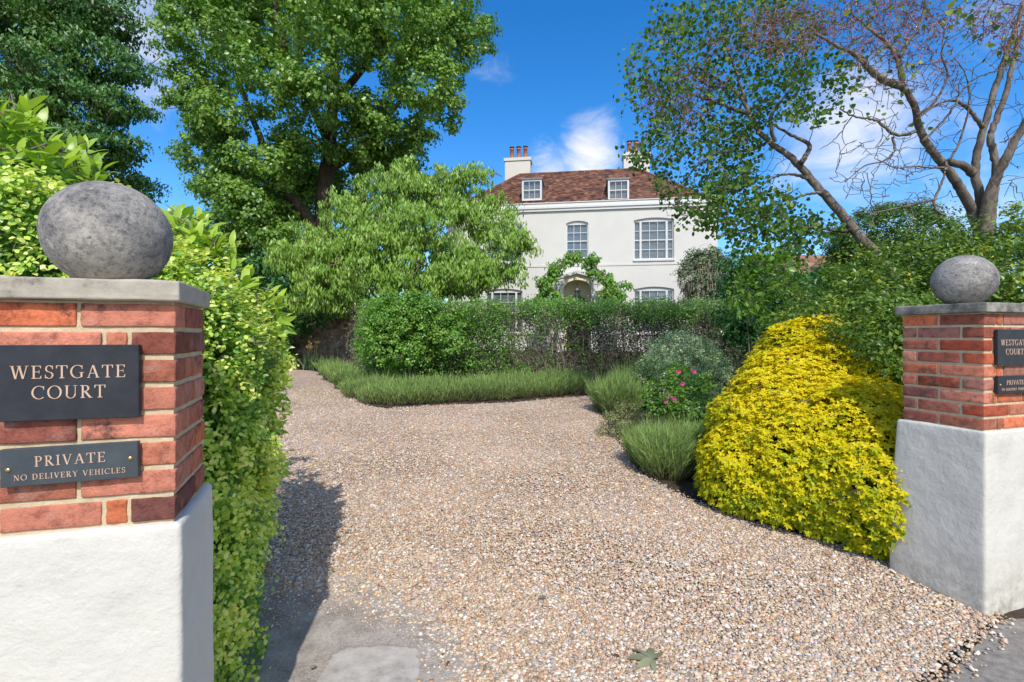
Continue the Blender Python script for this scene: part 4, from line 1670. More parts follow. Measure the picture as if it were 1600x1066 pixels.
# dark drooping tree at the edge of the street
g = np.random.default_rng(22)
ZD = 11.5
tk = [P3(40, 600, ZD), P3(40, 400, ZD), P3(45, 200, ZD), P3(50, 0, ZD), P3(40, -160, ZD)]
tk[0][2] = .4
limbs = [([P3(45, 180, ZD), P3(110, 130, ZD), P3(190, 170, ZD)], .09, .02), ([P3(45, 100, ZD), P3(120, 40, ZD), P3(200, 60, ZD)], .09, .02),
         ([P3(42, 280, ZD), P3(100, 230, ZD), P3(190, 250, ZD)], .08, .02)]
ell = [E(40, 30, 11.5, 80, 50), E(110, 20, 10.8, 75, 42), E(175, 35, 11, 42, 28), E(70, 105, 10.5, 80, 42), E(150, 95, 10.7, 60, 36), E(200, 105, 11, 30, 26), E(30, 170, 10.5, 70, 38), E(110, 165, 10.6, 70, 38),
       E(180, 165, 11, 46, 28), E(215, 165, 11.2, 22, 18), E(60, 235, 11, 75, 32), E(140, 225, 11, 60, 28), E(195, 225, 11.3, 36, 20), E(180, 275, 12, 44, 24), E(120, 285, 12.5, 60, 30), E(215, 290, 12, 26, 22),
       E(40, -60, 11.5, 110), E(140, -50, 11, 70), E(-60, 60, 11.5, 110), E(-50, 200, 11.5, 90), E(40, 330, 12.5, 90, 50), E(-60, 330, 12, 90)]
broad_tree('dark_tree', 'dark green drooping tree rising behind the golden hedge at the near pillar', (tk, .3, .08), limbs, ell, L_['dark'], M['bark_dark'], g, 6.0, .36, 60, .105, .05, 'diamond', 1.2, twigs=200, flat=.4)

# small tree with hanging pointed leaves in front of the house
g = np.random.default_rng(23)
ZS = 13.6
base = P3(610, 560, ZS)
base[2] = float(hgt(ZS))
tk = [base, P3(612, 480, ZS), P3(618, 420, ZS), P3(612, 340, ZS), P3(622, 270, ZS)]
limbs = [([P3(613, 470, ZS), P3(640, 420, ZS), P3(690, 350, ZS), P3(710, 290, ZS)], .06, .02), ([P3(612, 460, ZS), P3(570, 420, ZS - .5), P3(520, 380, ZS - .6)], .05, .02),
         ([P3(614, 450, ZS), P3(660, 440, ZS - .5), P3(740, 400, ZS - .5), P3(810, 370, ZS - .3)], .05, .015), ([P3(608, 480, ZS), P3(585, 400, ZS + .5), P3(560, 330, ZS + .4)], .05, .02),
         ([P3(612, 490, ZS), P3(560, 455, ZS - .8), P3(490, 440, ZS - .9)], .045, .015)]
ell = [E(455, 395, 13, 38, 22), E(500, 365, 13.4, 46, 26), E(550, 325, 13.6, 48, 34), E(600, 290, 13.6, 46, 30), E(635, 265, 13.5, 28, 18), E(660, 300, 13.2, 46, 34), E(700, 275, 13.6, 40, 26),
       E(738, 275, 13.8, 36, 26), E(765, 310, 13.8, 26, 22), E(715, 325, 13.5, 40, 24), E(600, 350, 12.9, 60, 28), E(545, 395, 12.8, 62, 26), E(640, 385, 12.6, 60, 26), E(500, 430, 12.7, 56, 24), E(580, 440, 12.5, 60, 24),
       E(660, 435, 12.5, 56, 24), E(730, 400, 12.8, 36, 22), E(760, 355, 13.2, 36, 20), E(805, 365, 13.2, 32, 20), E(825, 380, 13.2, 20, 14), E(765, 420, 13, 46, 24), E(805, 425, 13, 28, 20), E(715, 445, 13, 50, 22),
       E(470, 470, 13.2, 34, 18), E(540, 470, 12.8, 50, 20), E(620, 480, 12.6, 56, 18), E(795, 330, 13.5, 20, 12), E(520, 400, 12.6, 70, 40), E(590, 390, 12.4, 80, 50), E(660, 350, 12.8, 70, 46), E(570, 345, 13.2, 60, 40), E(640, 310, 13.4, 60, 40), E(700, 390, 12.9, 46, 36), E(740, 335, 13.4, 46, 34), E(620, 430, 12.2, 80, 40), E(700, 430, 12.4, 60, 34), E(780, 385, 13.1, 44, 30), E(520, 450, 12.4, 56, 34), E(690, 300, 13.6, 50, 30), E(480, 410, 13.1, 50, 34), E(755, 430, 12.8, 50, 28)]
broad_tree('drooping_tree', 'spreading mid green tree with hanging pointed leaves covering part of the white house', (tk, .085, .03), limbs, ell, L_['droop'], M['twig'], g, 6.2, .21, 34, .135, .048, 'diamond', 2.0, twigs=260, flat=.8, shell=(.3, 1.05))

# ivy-clad shrub at the turn of the drive
g = np.random.default_rng(24)
base = P3(455, 570, 15.5)
base[2] = float(hgt(15.5))
tk = [base, P3(455, 480, 15.5), P3(460, 420, 15.5)]
ell = [E(440, 410, 15, 44, 26), E(480, 400, 15.5, 40, 24), E(425, 455, 14.8, 46, 34), E(480, 450, 14.6, 48, 32), E(440, 500, 14.6, 46, 30), E(500, 480, 14.6, 36, 28), E(420, 540, 14.8, 34, 36), E(530, 470, 15.5, 40, 34),
       E(395, 480, 15.5, 36, 36), E(372, 520, 15.5, 36, 40)]
broad_tree('ivy_shrub', 'dark leafy shrub draped over the flint wall at the turn of the drive', (tk, .09, .04), [], ell, L_['ivy'], M['bark_dark'], g, 5.5, .25, 30, .13, .11, 'diamond', .8, twigs=80)

# flint wall behind it
b = Buf()
c0_, c1_ = P3(300, 560, 16.2), P3(560, 560, 15.4)
d_ = unit(c1_ - c0_)
nn = np.array((-d_[1], d_[0], 0))
zt_ = EYE + (HY - 488) / F * 15
V = []
for p in (c0_, c1_):
    for s in (0, .35):
        for z in (.4, zt_):
            q = p + nn * s
            V.append((q[0], q[1], z))
b.add(V, [np.array([(0, 4, 5, 1), (2, 3, 7, 6), (1, 5, 7, 3), (0, 1, 3, 2), (4, 6, 7, 5)])])
w = b.build('flint_wall', M['flint'], None, (0, 0, 0), smooth=False)
tag(w, 'rough flint garden wall under the dark shrub at the turn of the drive', 'wall')

# yellow irises at its foot
g = np.random.default_rng(25)
for k, (px, py) in enumerate(((480, 578), (493, 577))):
    x, y = GP(px, py)
    z = float(hgt(y))
    lab = ('pale sword leaved iris clump with yellow flower beside the flint wall, farther from the lavender',
           'pale sword leaved iris clump with yellow flower beside the flint wall, next to the lavender')[k]
    root = plant('iris_plant', lab, 'flower', (x, y, z), 'irises at the foot of the flint wall')
    n = 60
    P = np.stack([g.normal(0, .11, n), g.normal(0, .09, n), np.zeros(n)], 1)
    D = unit(np.stack([g.normal(0, .25, n), g.normal(0, .25, n), np.ones(n)], 1))
    b = Buf()
    b.leaves(P, D, rdir(n, g), g.uniform(.35, .6, n), .035, 'blade', g.random(n))
    b.build('leaves', L_['irisleaf'], root)
    for q in range(3):
        b = Buf()
        hx, hy, hz = g.normal(0, .09), g.normal(0, .07), g.uniform(.6, .85)
        m = 9
        D = unit(g.normal(size=(m, 3)) + np.array((0, 0, .3)))
        b.leaves(np.tile((hx, hy, hz), (m, 1)), D, rdir(m, g), .085, .06, 'oval', g.random(m))
        b.tube([(hx * .4, hy * .4, 0), (hx, hy, hz)], .006, 4, .2)
        b.build('flower', L_['iris'], root)


# ------------------------------------------------------------------ the two redbud trees
def redbud(name, label, base, limbs, leaf_t, bare_t, pod_t, g, leaf_n=7, seed=0, rt=.0035, tintb=0.0):
    root = plant(name, label, 'tree', base)
    base = np.array(base)
    sk = Skeleton(g)
    for pts, r0, r1 in limbs:
        sk.limb(pts, r0, r1, 5, .004)
    allt = [t for t in (leaf_t, bare_t, pod_t) if len(t)]
    sk.grow(np.concatenate(allt), rt, .2, .1, 1.0, .022, .12)
    b = Buf()
    sk.mesh(b, .03)
    b.build('trunk', M['bark'], root, base)
    n = len(leaf_t) * leaf_n
    P = np.repeat(leaf_t, leaf_n, 0) + g.normal(size=(n, 3)) * np.array((.075, .075, .065))
    D = unit(g.normal(size=(n, 3)) * .6 + np.array((0, 0, -.55)))
    N = unit(g.normal(size=(n, 3)) * .8 + np.array((0, -.35, .5)))
    sz = g.uniform(.03, .064, n)
    b = Buf()
    b.leaves(P, D, N, sz, sz * 1.02, 'round', np.clip(g.random(n) ** 1.4 * .75 + tintb + .2 * np.repeat(g.random(len(leaf_t)), leaf_n), 0, 1))
    b.build('crown', L_['redbud'], root, base)
    if len(pod_t):
        m = 12
        n = len(pod_t) * m
        P = np.repeat(pod_t, m, 0) + g.normal(size=(n, 3)) * .07
        D = unit(g.normal(size=(n, 3)) * .7 + np.array((0, 0, -.5)))
        b = Buf()
        b.leaves(P, D, rdir(n, g), g.uniform(.045, .085, n), g.uniform(.009, .016, n), 'diamond', g.random(n))
        b.build('seed_pods', L_['pod'], root, base)
    return root


def px_cloud(poly, n, g, zc, zs, tilt=0.0):
    """random points whose photo position falls in a polygon, spread through a real depth"""
    poly = np.array(poly, float)
    lo, hi = poly.min(0), poly.max(0)
    out = []
    while len(out) < n:
        q = lo + (hi - lo) * g.random((n * 2, 2))
        k = inside([tuple(p) for p in poly], q[:, 0], q[:, 1])
        out += list(q[k])
    q = np.array(out[:n])
    Z = zc + tilt * (q[:, 0] - poly[:, 0].mean()) + g.normal(0, zs, n).clip(-2 * zs, 2 * zs)
    return np.stack([(q[:, 0] - 800) / F * Z, Z, EYE + (HY - q[:, 1]) / F * Z], 1)


g = np.random.default_rng(41)
ZA = 6.3


def pl_(pts, Z0, Z1):
    n = len(pts)
    return [P3(x, y, Z0 + (Z1 - Z0) * i / (n - 1)) for i, (x, y) in enumerate(pts)]


baseA = np.array((5.25, 6.0, float(hgt(6.0))))
lowA = [baseA, np.array((5.05, 6.02, 1.3)), P3(1405, 432, 6.1)]
lbs = [(lowA + pl_([(1375, 402), (1350, 380), (1330, 355), (1310, 327), (1282, 297), (1262, 277), (1250, 255), (1225, 237), (1205, 225), (1180, 204), (1170, 180), (1164, 152), (1140, 136), (1118, 122), (1090, 105)], 6.1, 7.0), .076, .014),
       (pl_([(1170, 178), (1150, 170), (1131, 167), (1097, 151), (1060, 140), (1020, 140)], 6.7, 7.0), .032, .008),
       (pl_([(1210, 222), (1206, 200), (1199, 182), (1212, 165), (1237, 144), (1250, 110), (1262, 60)], 6.5, 6.2), .028, .007),
       (pl_([(1252, 254), (1262, 240), (1272, 222), (1250, 221), (1228, 207), (1203, 190), (1180, 178)], 6.35, 6.8), .036, .008),
       (pl_([(1330, 358), (1318, 364), (1300, 360), (1262, 352), (1227, 357), (1180, 345)], 6.2, 6.6), .028, .007),
       (pl_([(1262, 280), (1248, 274), (1232, 272), (1205, 279), (1180, 300)], 6.3, 6.6), .026, .006),
       (pl_([(1284, 302), (1270, 301), (1257, 304), (1242, 311), (1200, 330), (1150, 370)], 6.3, 6.6), .022, .005),
       (pl_([(1166, 160), (1150, 110), (1130, 60), (1125, 10)], 6.9, 7.2), .024, .006),
       (pl_([(1140, 138), (1100, 130), (1050, 80), (1020, 50)], 6.9, 7.1), .02, .005),
       (pl_([(1200, 222), (1170, 235), (1120, 240), (1080, 270), (1055, 320)], 6.7, 7.0), .022, .005)]
leafpoly = [(1008, 40), (1050, 22), (1068, 0), (1130, -20), (1240, -20), (1280, 40), (1265, 110), (1270, 165), (1225, 180), (1190, 215), (1175, 260), (1150, 300), (1120, 350), (1085, 352), (1050, 330), (1020, 272), (990, 250), (1005, 200), (985, 165), (972, 120), (985, 75)]
lt = np.concatenate([px_cloud(leafpoly, 760, g, 6.9, .55), px_cloud([(1080, 300), (1160, 260), (1230, 300), (1260, 330), (1310, 345), (1300, 380), (1230, 410), (1160, 400), (1110, 370)], 260, g, 6.5, .45),
                     px_cloud([(1040, 310), (1110, 330), (1130, 370), (1100, 350), (1060, 345)], 12, g, 7.0, .3), px_cloud([(1025, 0), (1048, -20), (1060, 30), (1020, 28)], 6, g, 7, .2), px_cloud([(968, 218), (1000, 225), (1010, 270), (985, 262)], 8, g, 7, .2),
                     px_cloud([(1240, 90), (1340, 80), (1350, 120), (1330, 170), (1260, 200), (1220, 170)], 60, g, 6.4, .5)])
pt = px_cloud([(1000, 130), (1060, 105), (1120, 110), (1130, 170), (1080, 200), (1040, 210), (1010, 180)], 110, g, 6.9, .5)
pt = np.concatenate([pt, px_cloud([(1150, 20), (1260, 0), (1290, 60), (1200, 90), (1090, 90)], 70, g, 6.7, .5)])
bt = px_cloud([(1060, 180), (1180, 130), (1260, 200), (1250, 330), (1180, 380), (1100, 330)], 130, g, 6.6, .5)
redbud('redbud_tree', 'leaning grey trunked tree with round leaves reaching over the roof of the white house', baseA, lbs, lt, bt, pt, g, 9)

g = np.random.default_rng(42)
baseB = np.array((5.95, 6.15, float(hgt(6.15))))
foot = [baseB, np.array((5.93, 6.13, 1.5))]
lbs = [(pl_([(1530, 372), (1526, 345), (1512, 312), (1497, 292), (1480, 262), (1465, 247), (1445, 225), (1434, 200), (1431, 168), (1419, 142), (1407, 134)], 6.1, 5.7), .06, .03),
       (pl_([(1409, 135), (1380, 128), (1362, 113), (1341, 86), (1328, 80), (1303, 72), (1270, 50)], 5.7, 5.6), .045, .01),
       (pl_([(1411, 136), (1407, 113), (1404, 88), (1384, 61), (1353, 45), (1330, 20)], 5.7, 5.9), .036, .008),
       (pl_([(1405, 90), (1420, 63), (1436, 43), (1443, 15), (1450, -20)], 5.75, 5.6), .026, .007),
       (pl_([(1537, 375), (1535, 345), (1535, 312), (1525, 284), (1520, 258), (1531, 232), (1534, 200), (1553, 158), (1560, 108), (1576, 77), (1590, 40), (1600, 0)], 6.1, 5.8), .055, .022),
       (pl_([(1521, 272), (1506, 260), (1482, 252)], 6.0, 5.9), .05, .04),
       (pl_([(1546, 375), (1548, 345), (1552, 318), (1553, 278), (1561, 257), (1551, 232), (1543, 215), (1556, 184), (1577, 148), (1576, 108), (1592, 65), (1610, 20)], 6.25, 6.4), .058, .022),
       (pl_([(1537, 375), (1537, 345), (1543, 308), (1556, 280), (1566, 257), (1586, 220), (1602, 192), (1628, 150), (1660, 80)], 6.0, 5.6), .066, .032),
       (foot + pl_([(1545, 420), (1537, 368)], 6.1, 6.1), .12, .08),
       (pl_([(1535, 200), (1525, 185), (1512, 165), (1490, 152), (1465, 160), (1440, 180)], 5.9, 5.6), .028, .008),
       (pl_([(1480, 250), (1477, 270), (1472, 288), (1461, 306), (1456, 322), (1462, 330), (1478, 337)], 5.85, 5.7), .012, .017),
       (pl_([(1459, 312), (1442, 314), (1422, 322), (1400, 325), (1372, 334), (1330, 334)], 5.7, 5.5), .016, .006),
       (pl_([(1422, 322), (1426, 338), (1418, 360)], 5.6, 5.5), .009, .005),
       (pl_([(1370, 335), (1363, 345), (1350, 376)], 5.6, 5.5), .008, .004),
       (pl_([(1372, 334), (1362, 322), (1360, 300), (1355, 270)], 5.6, 5.6), .009, .005),
       (pl_([(1430, 205), (1412, 212), (1395, 214), (1382, 200), (1375, 186), (1350, 184), (1330, 184), (1312, 170)], 5.7, 5.6), .022, .008),
       (pl_([(1330, 184), (1315, 205), (1300, 222), (1280, 234)], 5.6, 5.6), .009, .004),
       (pl_([(1395, 214), (1398, 235), (1380, 252), (1350, 260), (1320, 285)], 5.7, 5.6), .016, .005),
       (pl_([(1476, 262), (1455, 262), (1430, 260), (1400, 262), (1372, 250)], 5.85, 5.5), .014, .005),
       (pl_([(1440, 222), (1460, 205), (1495, 170), (1500, 140), (1520, 120), (1560, 110)], 5.75, 5.6), .016, .007),
       (pl_([(1433, 180), (1460, 160), (1480, 120), (1470, 80), (1480, 40)], 5.7, 5.6), .018, .006),
       (pl_([(1480, 253), (1500, 230), (1505, 200), (1520, 150), (1512, 110), (1490, 90)], 5.85, 5.6), .015, .005)]
lt = np.concatenate([px_cloud([(1260, -20), (1600, -20), (1600, 30), (1500, 50), (1400, 40), (1300, 60)], 30, g, 5.8, .5), px_cloud([(1300, 40), (1420, 60), (1440, 110), (1370, 130), (1310, 110)], 12, g, 5.7, .4),
                     px_cloud([(1500, 30), (1600, 20), (1600, 100), (1530, 80)], 10, g, 5.7, .4), px_cloud([(1330, 130), (1420, 140), (1450, 200), (1340, 200)], 8, g, 5.7, .3)])
pt = np.concatenate([px_cloud([(1160, 30), (1260, 0), (1430, -10), (1500, 10), (1480, 60), (1400, 70), (1330, 60), (1240, 80), (1180, 80)], 170, g, 5.8, .5), px_cloud([(1330, 60), (1480, 70), (1520, 150), (1400, 140), (1350, 120)], 46, g, 5.7, .4),
                     px_cloud([(1500, 10), (1600, 0), (1600, 90), (1520, 80)], 50, g, 5.7, .4)])
bt = np.concatenate([px_cloud([(1330, 100), (1440, 90), (1540, 110), (1530, 180), (1490, 240), (1420, 230), (1360, 200)], 170, g, 5.7, .4), px_cloud([(1320, 215), (1430, 215), (1478, 262), (1470, 320), (1380, 330), (1310, 300), (1290, 270)], 170, g, 5.6, .35),
                     px_cloud([(1240, 0), (1420, 0), (1420, 90), (1300, 90)], 110, g, 5.7, .5), px_cloud([(1540, 90), (1620, 60), (1640, 260), (1590, 300), (1570, 240)], 60, g, 5.7, .4), px_cloud([(1560, 290), (1600, 280), (1600, 330), (1570, 320)], 8, g, 5.7, .2)])
redbud('redbud_tree', 'bare twigged tree with several grey stems above the dark hedge and farther pillar', baseB, lbs, lt, bt, pt, g, 4, tintb=.25)


# ------------------------------------------------------------------ shrubs and hedges
def shrub(name, label, cat, base, ell, mat, g, per, cr, leaves, L, W, tpl='diamond', droop=.3, shell=(.6, 1.0), twigs=60, twig_mat=None, tint=(.2, .4, .4), flat=.8, bottom=-1.0, core=True, up=0.0, group=None, extra=None):
    base = np.array(base, float)
    root = plant(name, label, cat, base, group)
    P, N, T = clumped(ell, g, per, cr, leaves, shell, flat, bottom)
    k = P[:, 2] > hgt(P[:, 1]) + .01
    P, N, T = P[k], N[k], T[k]
    n = len(P)
    D = dirs_from(N, g, droop)
    if up:
        D = unit(D + N * up)
    sz = g.uniform(.65, 1.25, n)
    b = Buf()
    b.leaves(P, D, N, L * sz, W * sz, tpl, np.clip(tint[0] + tint[1] * T + tint[2] * g.random(n), 0, 1))
    b.build('foliage', mat, root, base)
    sk = Skeleton(g)
    cz = np.mean([e[0] for e in ell], 0)
    sk.limb([base, base * .5 + cz * .5 + np.array((0, 0, -.1)), cz], .03, .012, 3, .01)
    idx = g.choice(n, min(twigs, n), replace=False)
    sk.grow(P[idx] * .96 + cz * .04, .003, .3, .15, 1.0, .014)
    b = Buf()
    sk.mesh(b)
    b.build('stems', twig_mat or M['twig'], root, base)
    return root


# golden privet hedge beside the near pillar: clipped body with a lumpy skin
def privet():
    g = np.random.default_rng(51)
    base = np.array((-1.6, 2.35, 0))
    root = plant('privet_hedge', 'golden green small leaved hedge hugging the near pillar', 'hedge', base)
    # body in the wall's own directions: u along the wall, v into the garden
    u, v = rot2(15), rot2(105)
    o = np.array((-1.1, 2.03))
    n = 100000
    # sample a superellipsoid block
    A0, A1, B1 = -2.2, 0.0, .75
    P = []
    Nn = []
    m = 0
    k = g.random(n)
    front = k < .42
    end = (k >= .42) & (k < .72)
    top = k >= .72
    a = A0 + (A1 - A0) * g.random(n) ** .7
    bb = B1 * g.random(n)
    hz = g.random(n)

    def topz(a, bb):
        return 1.74 + .5 * np.clip((-a - .05) / 1.0, 0, 1) ** .8 - .25 * np.clip(1 - (-a) / .18, 0, 1) ** 2 + .06 * np.sin(a * 7) + .05 * np.sin(bb * 9 + a * 4)
    tz = np.where(end, topz(-.08 + 0 * a, bb), topz(a, bb))
    bulge = lambda q: .10 * np.sin(np.clip(q, 0, 1) * math.pi) ** .7
    lump = lambda x, z: .035 * np.sin(x * 9 + 2 * np.sin(z * 5)) + .03 * np.sin(z * 11 + x * 3)
    A = np.where(end, A1 + bulge(hz * .92 + .12) - .10 + lump(bb, hz * 2) - .2 * (1 - hz) ** 1.6 - .1 * np.clip((hz - .75) / .25, 0, 1) ** 1.5, a)
    A = np.where(front | top, np.minimum(A, -.02 + .06 * g.random(n)), A)
    Bq = np.where(front, 0.0 - bulge(hz) * .5 + lump(a, hz * 2), bb)
    Zq = np.where(top, tz, hz * tz)
    # round the vertical edge and the top edge
    edge = np.clip(1 - (A1 - A) / .16, 0, 1)
    Bq = np.where(front, Bq + .12 * edge ** 2, Bq)
    nrm = np.where(front[:, None], np.array((-v[0], -v[1], .15)), np.where(end[:, None], np.array((u[0], u[1], .15)), np.array((0, 0, 1.0))))
    depth = g.random(n) ** 1.5 * .15
    W = o + A[:, None] * u + Bq[:, None] * v
    P = np.stack([W[:, 0], W[:, 1], Zq], 1) - unit(nrm) * depth[:, None] + g.normal(size=(n, 3)) * .018
    # sprays: pull groups of leaves outwards
    cell = np.floor(P * 11).astype(int)
    h = (np.sin(cell[:, 0] * 12.9 + cell[:, 1] * 78.2 + cell[:, 2] * 37.7) * 43758.5) % 1
    P = P + unit(nrm) * ((h - .5) * .16)[:, None]
    keep = (P[:, 2] > .02) & (h > .1)
    P, nrm, depth, h = P[keep], nrm[keep], depth[keep], h[keep]
    n = len(P)
    N = unit(unit(nrm) * .7 + np.array((0, 0, .5)) + g.normal(size=(n, 3)) * .45)
    D = unit(dirs_from(N, g, .15) + unit(nrm) * .35)
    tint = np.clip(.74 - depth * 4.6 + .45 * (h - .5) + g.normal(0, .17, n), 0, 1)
    sz = g.uniform(.7, 1.2, n)
    b = Buf()
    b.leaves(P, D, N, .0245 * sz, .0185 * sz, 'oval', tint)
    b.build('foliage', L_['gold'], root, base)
    # woody interior
    sk = Skeleton(g)
    for q in np.linspace(-1.9, -.18, 8):
        w = o + q * u + .35 * v
        sk.limb([(w[0], w[1], 0), (w[0] + g.normal(0, .04), w[1], .7), (w[0] + g.normal(0, .06), w[1], 1.5)], .018, .006, 3, .02)
    idx = g.choice(n, 700, replace=False)
    sk.grow(P[idx] - unit(nrm[idx]) * .02, .0022, .3, .12, .6, .007)
    b = Buf()
    sk.mesh(b)
    b.build('stems', M['twig'], root, base)
    # dense shaded heart of the hedge: many old leaves filling the body
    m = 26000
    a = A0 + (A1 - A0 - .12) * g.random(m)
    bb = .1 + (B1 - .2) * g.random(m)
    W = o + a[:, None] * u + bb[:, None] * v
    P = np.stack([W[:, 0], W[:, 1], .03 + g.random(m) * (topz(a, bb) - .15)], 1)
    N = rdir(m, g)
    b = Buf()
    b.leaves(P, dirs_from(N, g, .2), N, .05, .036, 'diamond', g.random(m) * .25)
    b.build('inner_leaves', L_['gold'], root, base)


privet()


def laurel():
    g = np.random.default_rng(52)
    base = np.array((-1.9, 3.0, 0))
    root = plant('laurel_bush', 'glossy long leaved laurel pushing out above and behind the golden hedge', 'shrub', base)
    tips = []
    # shoots listed by photo position and depth
    spots = [(20, 190, 2.15), (40, 165, 2.2), (70, 235, 2.2), (100, 255, 2.25), (30, 235, 2.1), (-10, 170, 2.1), (60, 200, 2.35), (-20, 230, 2.0), (135, 275, 2.4), (5, 215, 2.3), (110, 235, 2.5), (150, 258, 2.5),
             (275, 345, 2.5), (300, 360, 2.55), (330, 375, 2.6), (350, 400, 2.7), (290, 385, 2.45), (385, 430, 2.75), (365, 420, 2.6), (320, 350, 2.75), (400, 455, 2.8), (420, 480, 2.85), (345, 380, 2.9),
             (430, 520, 2.75), (438, 555, 2.75), (425, 590, 2.7), (430, 630, 2.75), (428, 670, 2.75), (418, 700, 2.75), (424, 735, 2.75), (435, 500, 2.8), (436, 600, 2.8), (400, 520, 2.8), (405, 620, 2.8), (412, 770, 2.8), (440, 540, 2.85), (414, 810, 2.8)]
    for (x, y, Z) in spots:
        tips.append(P3(x, y, Z))
    for (x, y, Z) in spots[:23] * 2:
        tips.append(P3(x + g.normal(0, 16), y + g.normal(4, 12), Z + .12 + g.normal(0, .1)))
    for (x, y) in ((355, 415), (365, 405), (380, 440), (340, 395), (310, 372), (262, 335), (370, 455), (330, 380)):
        tips.append(P3(x, y, 2.62 + g.normal(0, .06)))
    nsun = len(tips)
    for k in range(90):
        x = g.uniform(-3.4, -1.85)
        yy = g.uniform(2.7, 4.0)
        top = 2.15 + .35 * min(1, (-x - 1.3) / 1.0)
        tips.append(np.array((x - .12 * (yy - 2.7), yy, g.uniform(.35, top))))
    tips = np.array(tips)
    sk = Skeleton(g)
    for q in ((-1.75, 3.0), (-2.2, 3.2), (-2.7, 3.0), (-1.95, 3.35)):
        sk.limb([(q[0], q[1], 0), (q[0] + .05, q[1], .8), (q[0] - .05, q[1] - .05, 1.7)], .022, .01, 3, .02)
    sk.grow(tips, .004, .15, .2, .8, .014)
    b = Buf()
    sk.mesh(b)
    b.build('stems', M['twig'], root, base)
    P, D, N, S, T = [], [], [], [], []
    for i, t in enumerate(tips):
        axis = unit(np.array((g.normal(.25, .3), g.normal(-.25, .3), .8)))
        if 23 <= i < len(spots):
            axis = unit(np.array((.4, -.3, .3)))
        m = 11
        for k in range(m):
            ang = k * 2.4 + g.normal(0, .3)
            e1 = unit(np.cross(axis, (0.3, .2, .9)))
            e2 = np.cross(axis, e1)
            r = math.cos(ang) * e1 + math.sin(ang) * e2
            f = k / m
            d = unit(r * (1.0 - .45 * f) + axis * (.15 + .9 * f) + np.array((0, 0, -.25 * (1 - f))))
            P.append(t - axis * .13 * (1 - f))
            D.append(d)
            N.append(unit(axis + .25 * g.normal(size=3) - .3 * r))
            S.append(g.uniform(.075, .14))
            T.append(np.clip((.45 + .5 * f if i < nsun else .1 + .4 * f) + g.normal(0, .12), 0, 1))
    S = np.array(S)
    b = Buf()
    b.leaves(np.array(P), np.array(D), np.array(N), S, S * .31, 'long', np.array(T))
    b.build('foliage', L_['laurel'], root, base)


laurel()


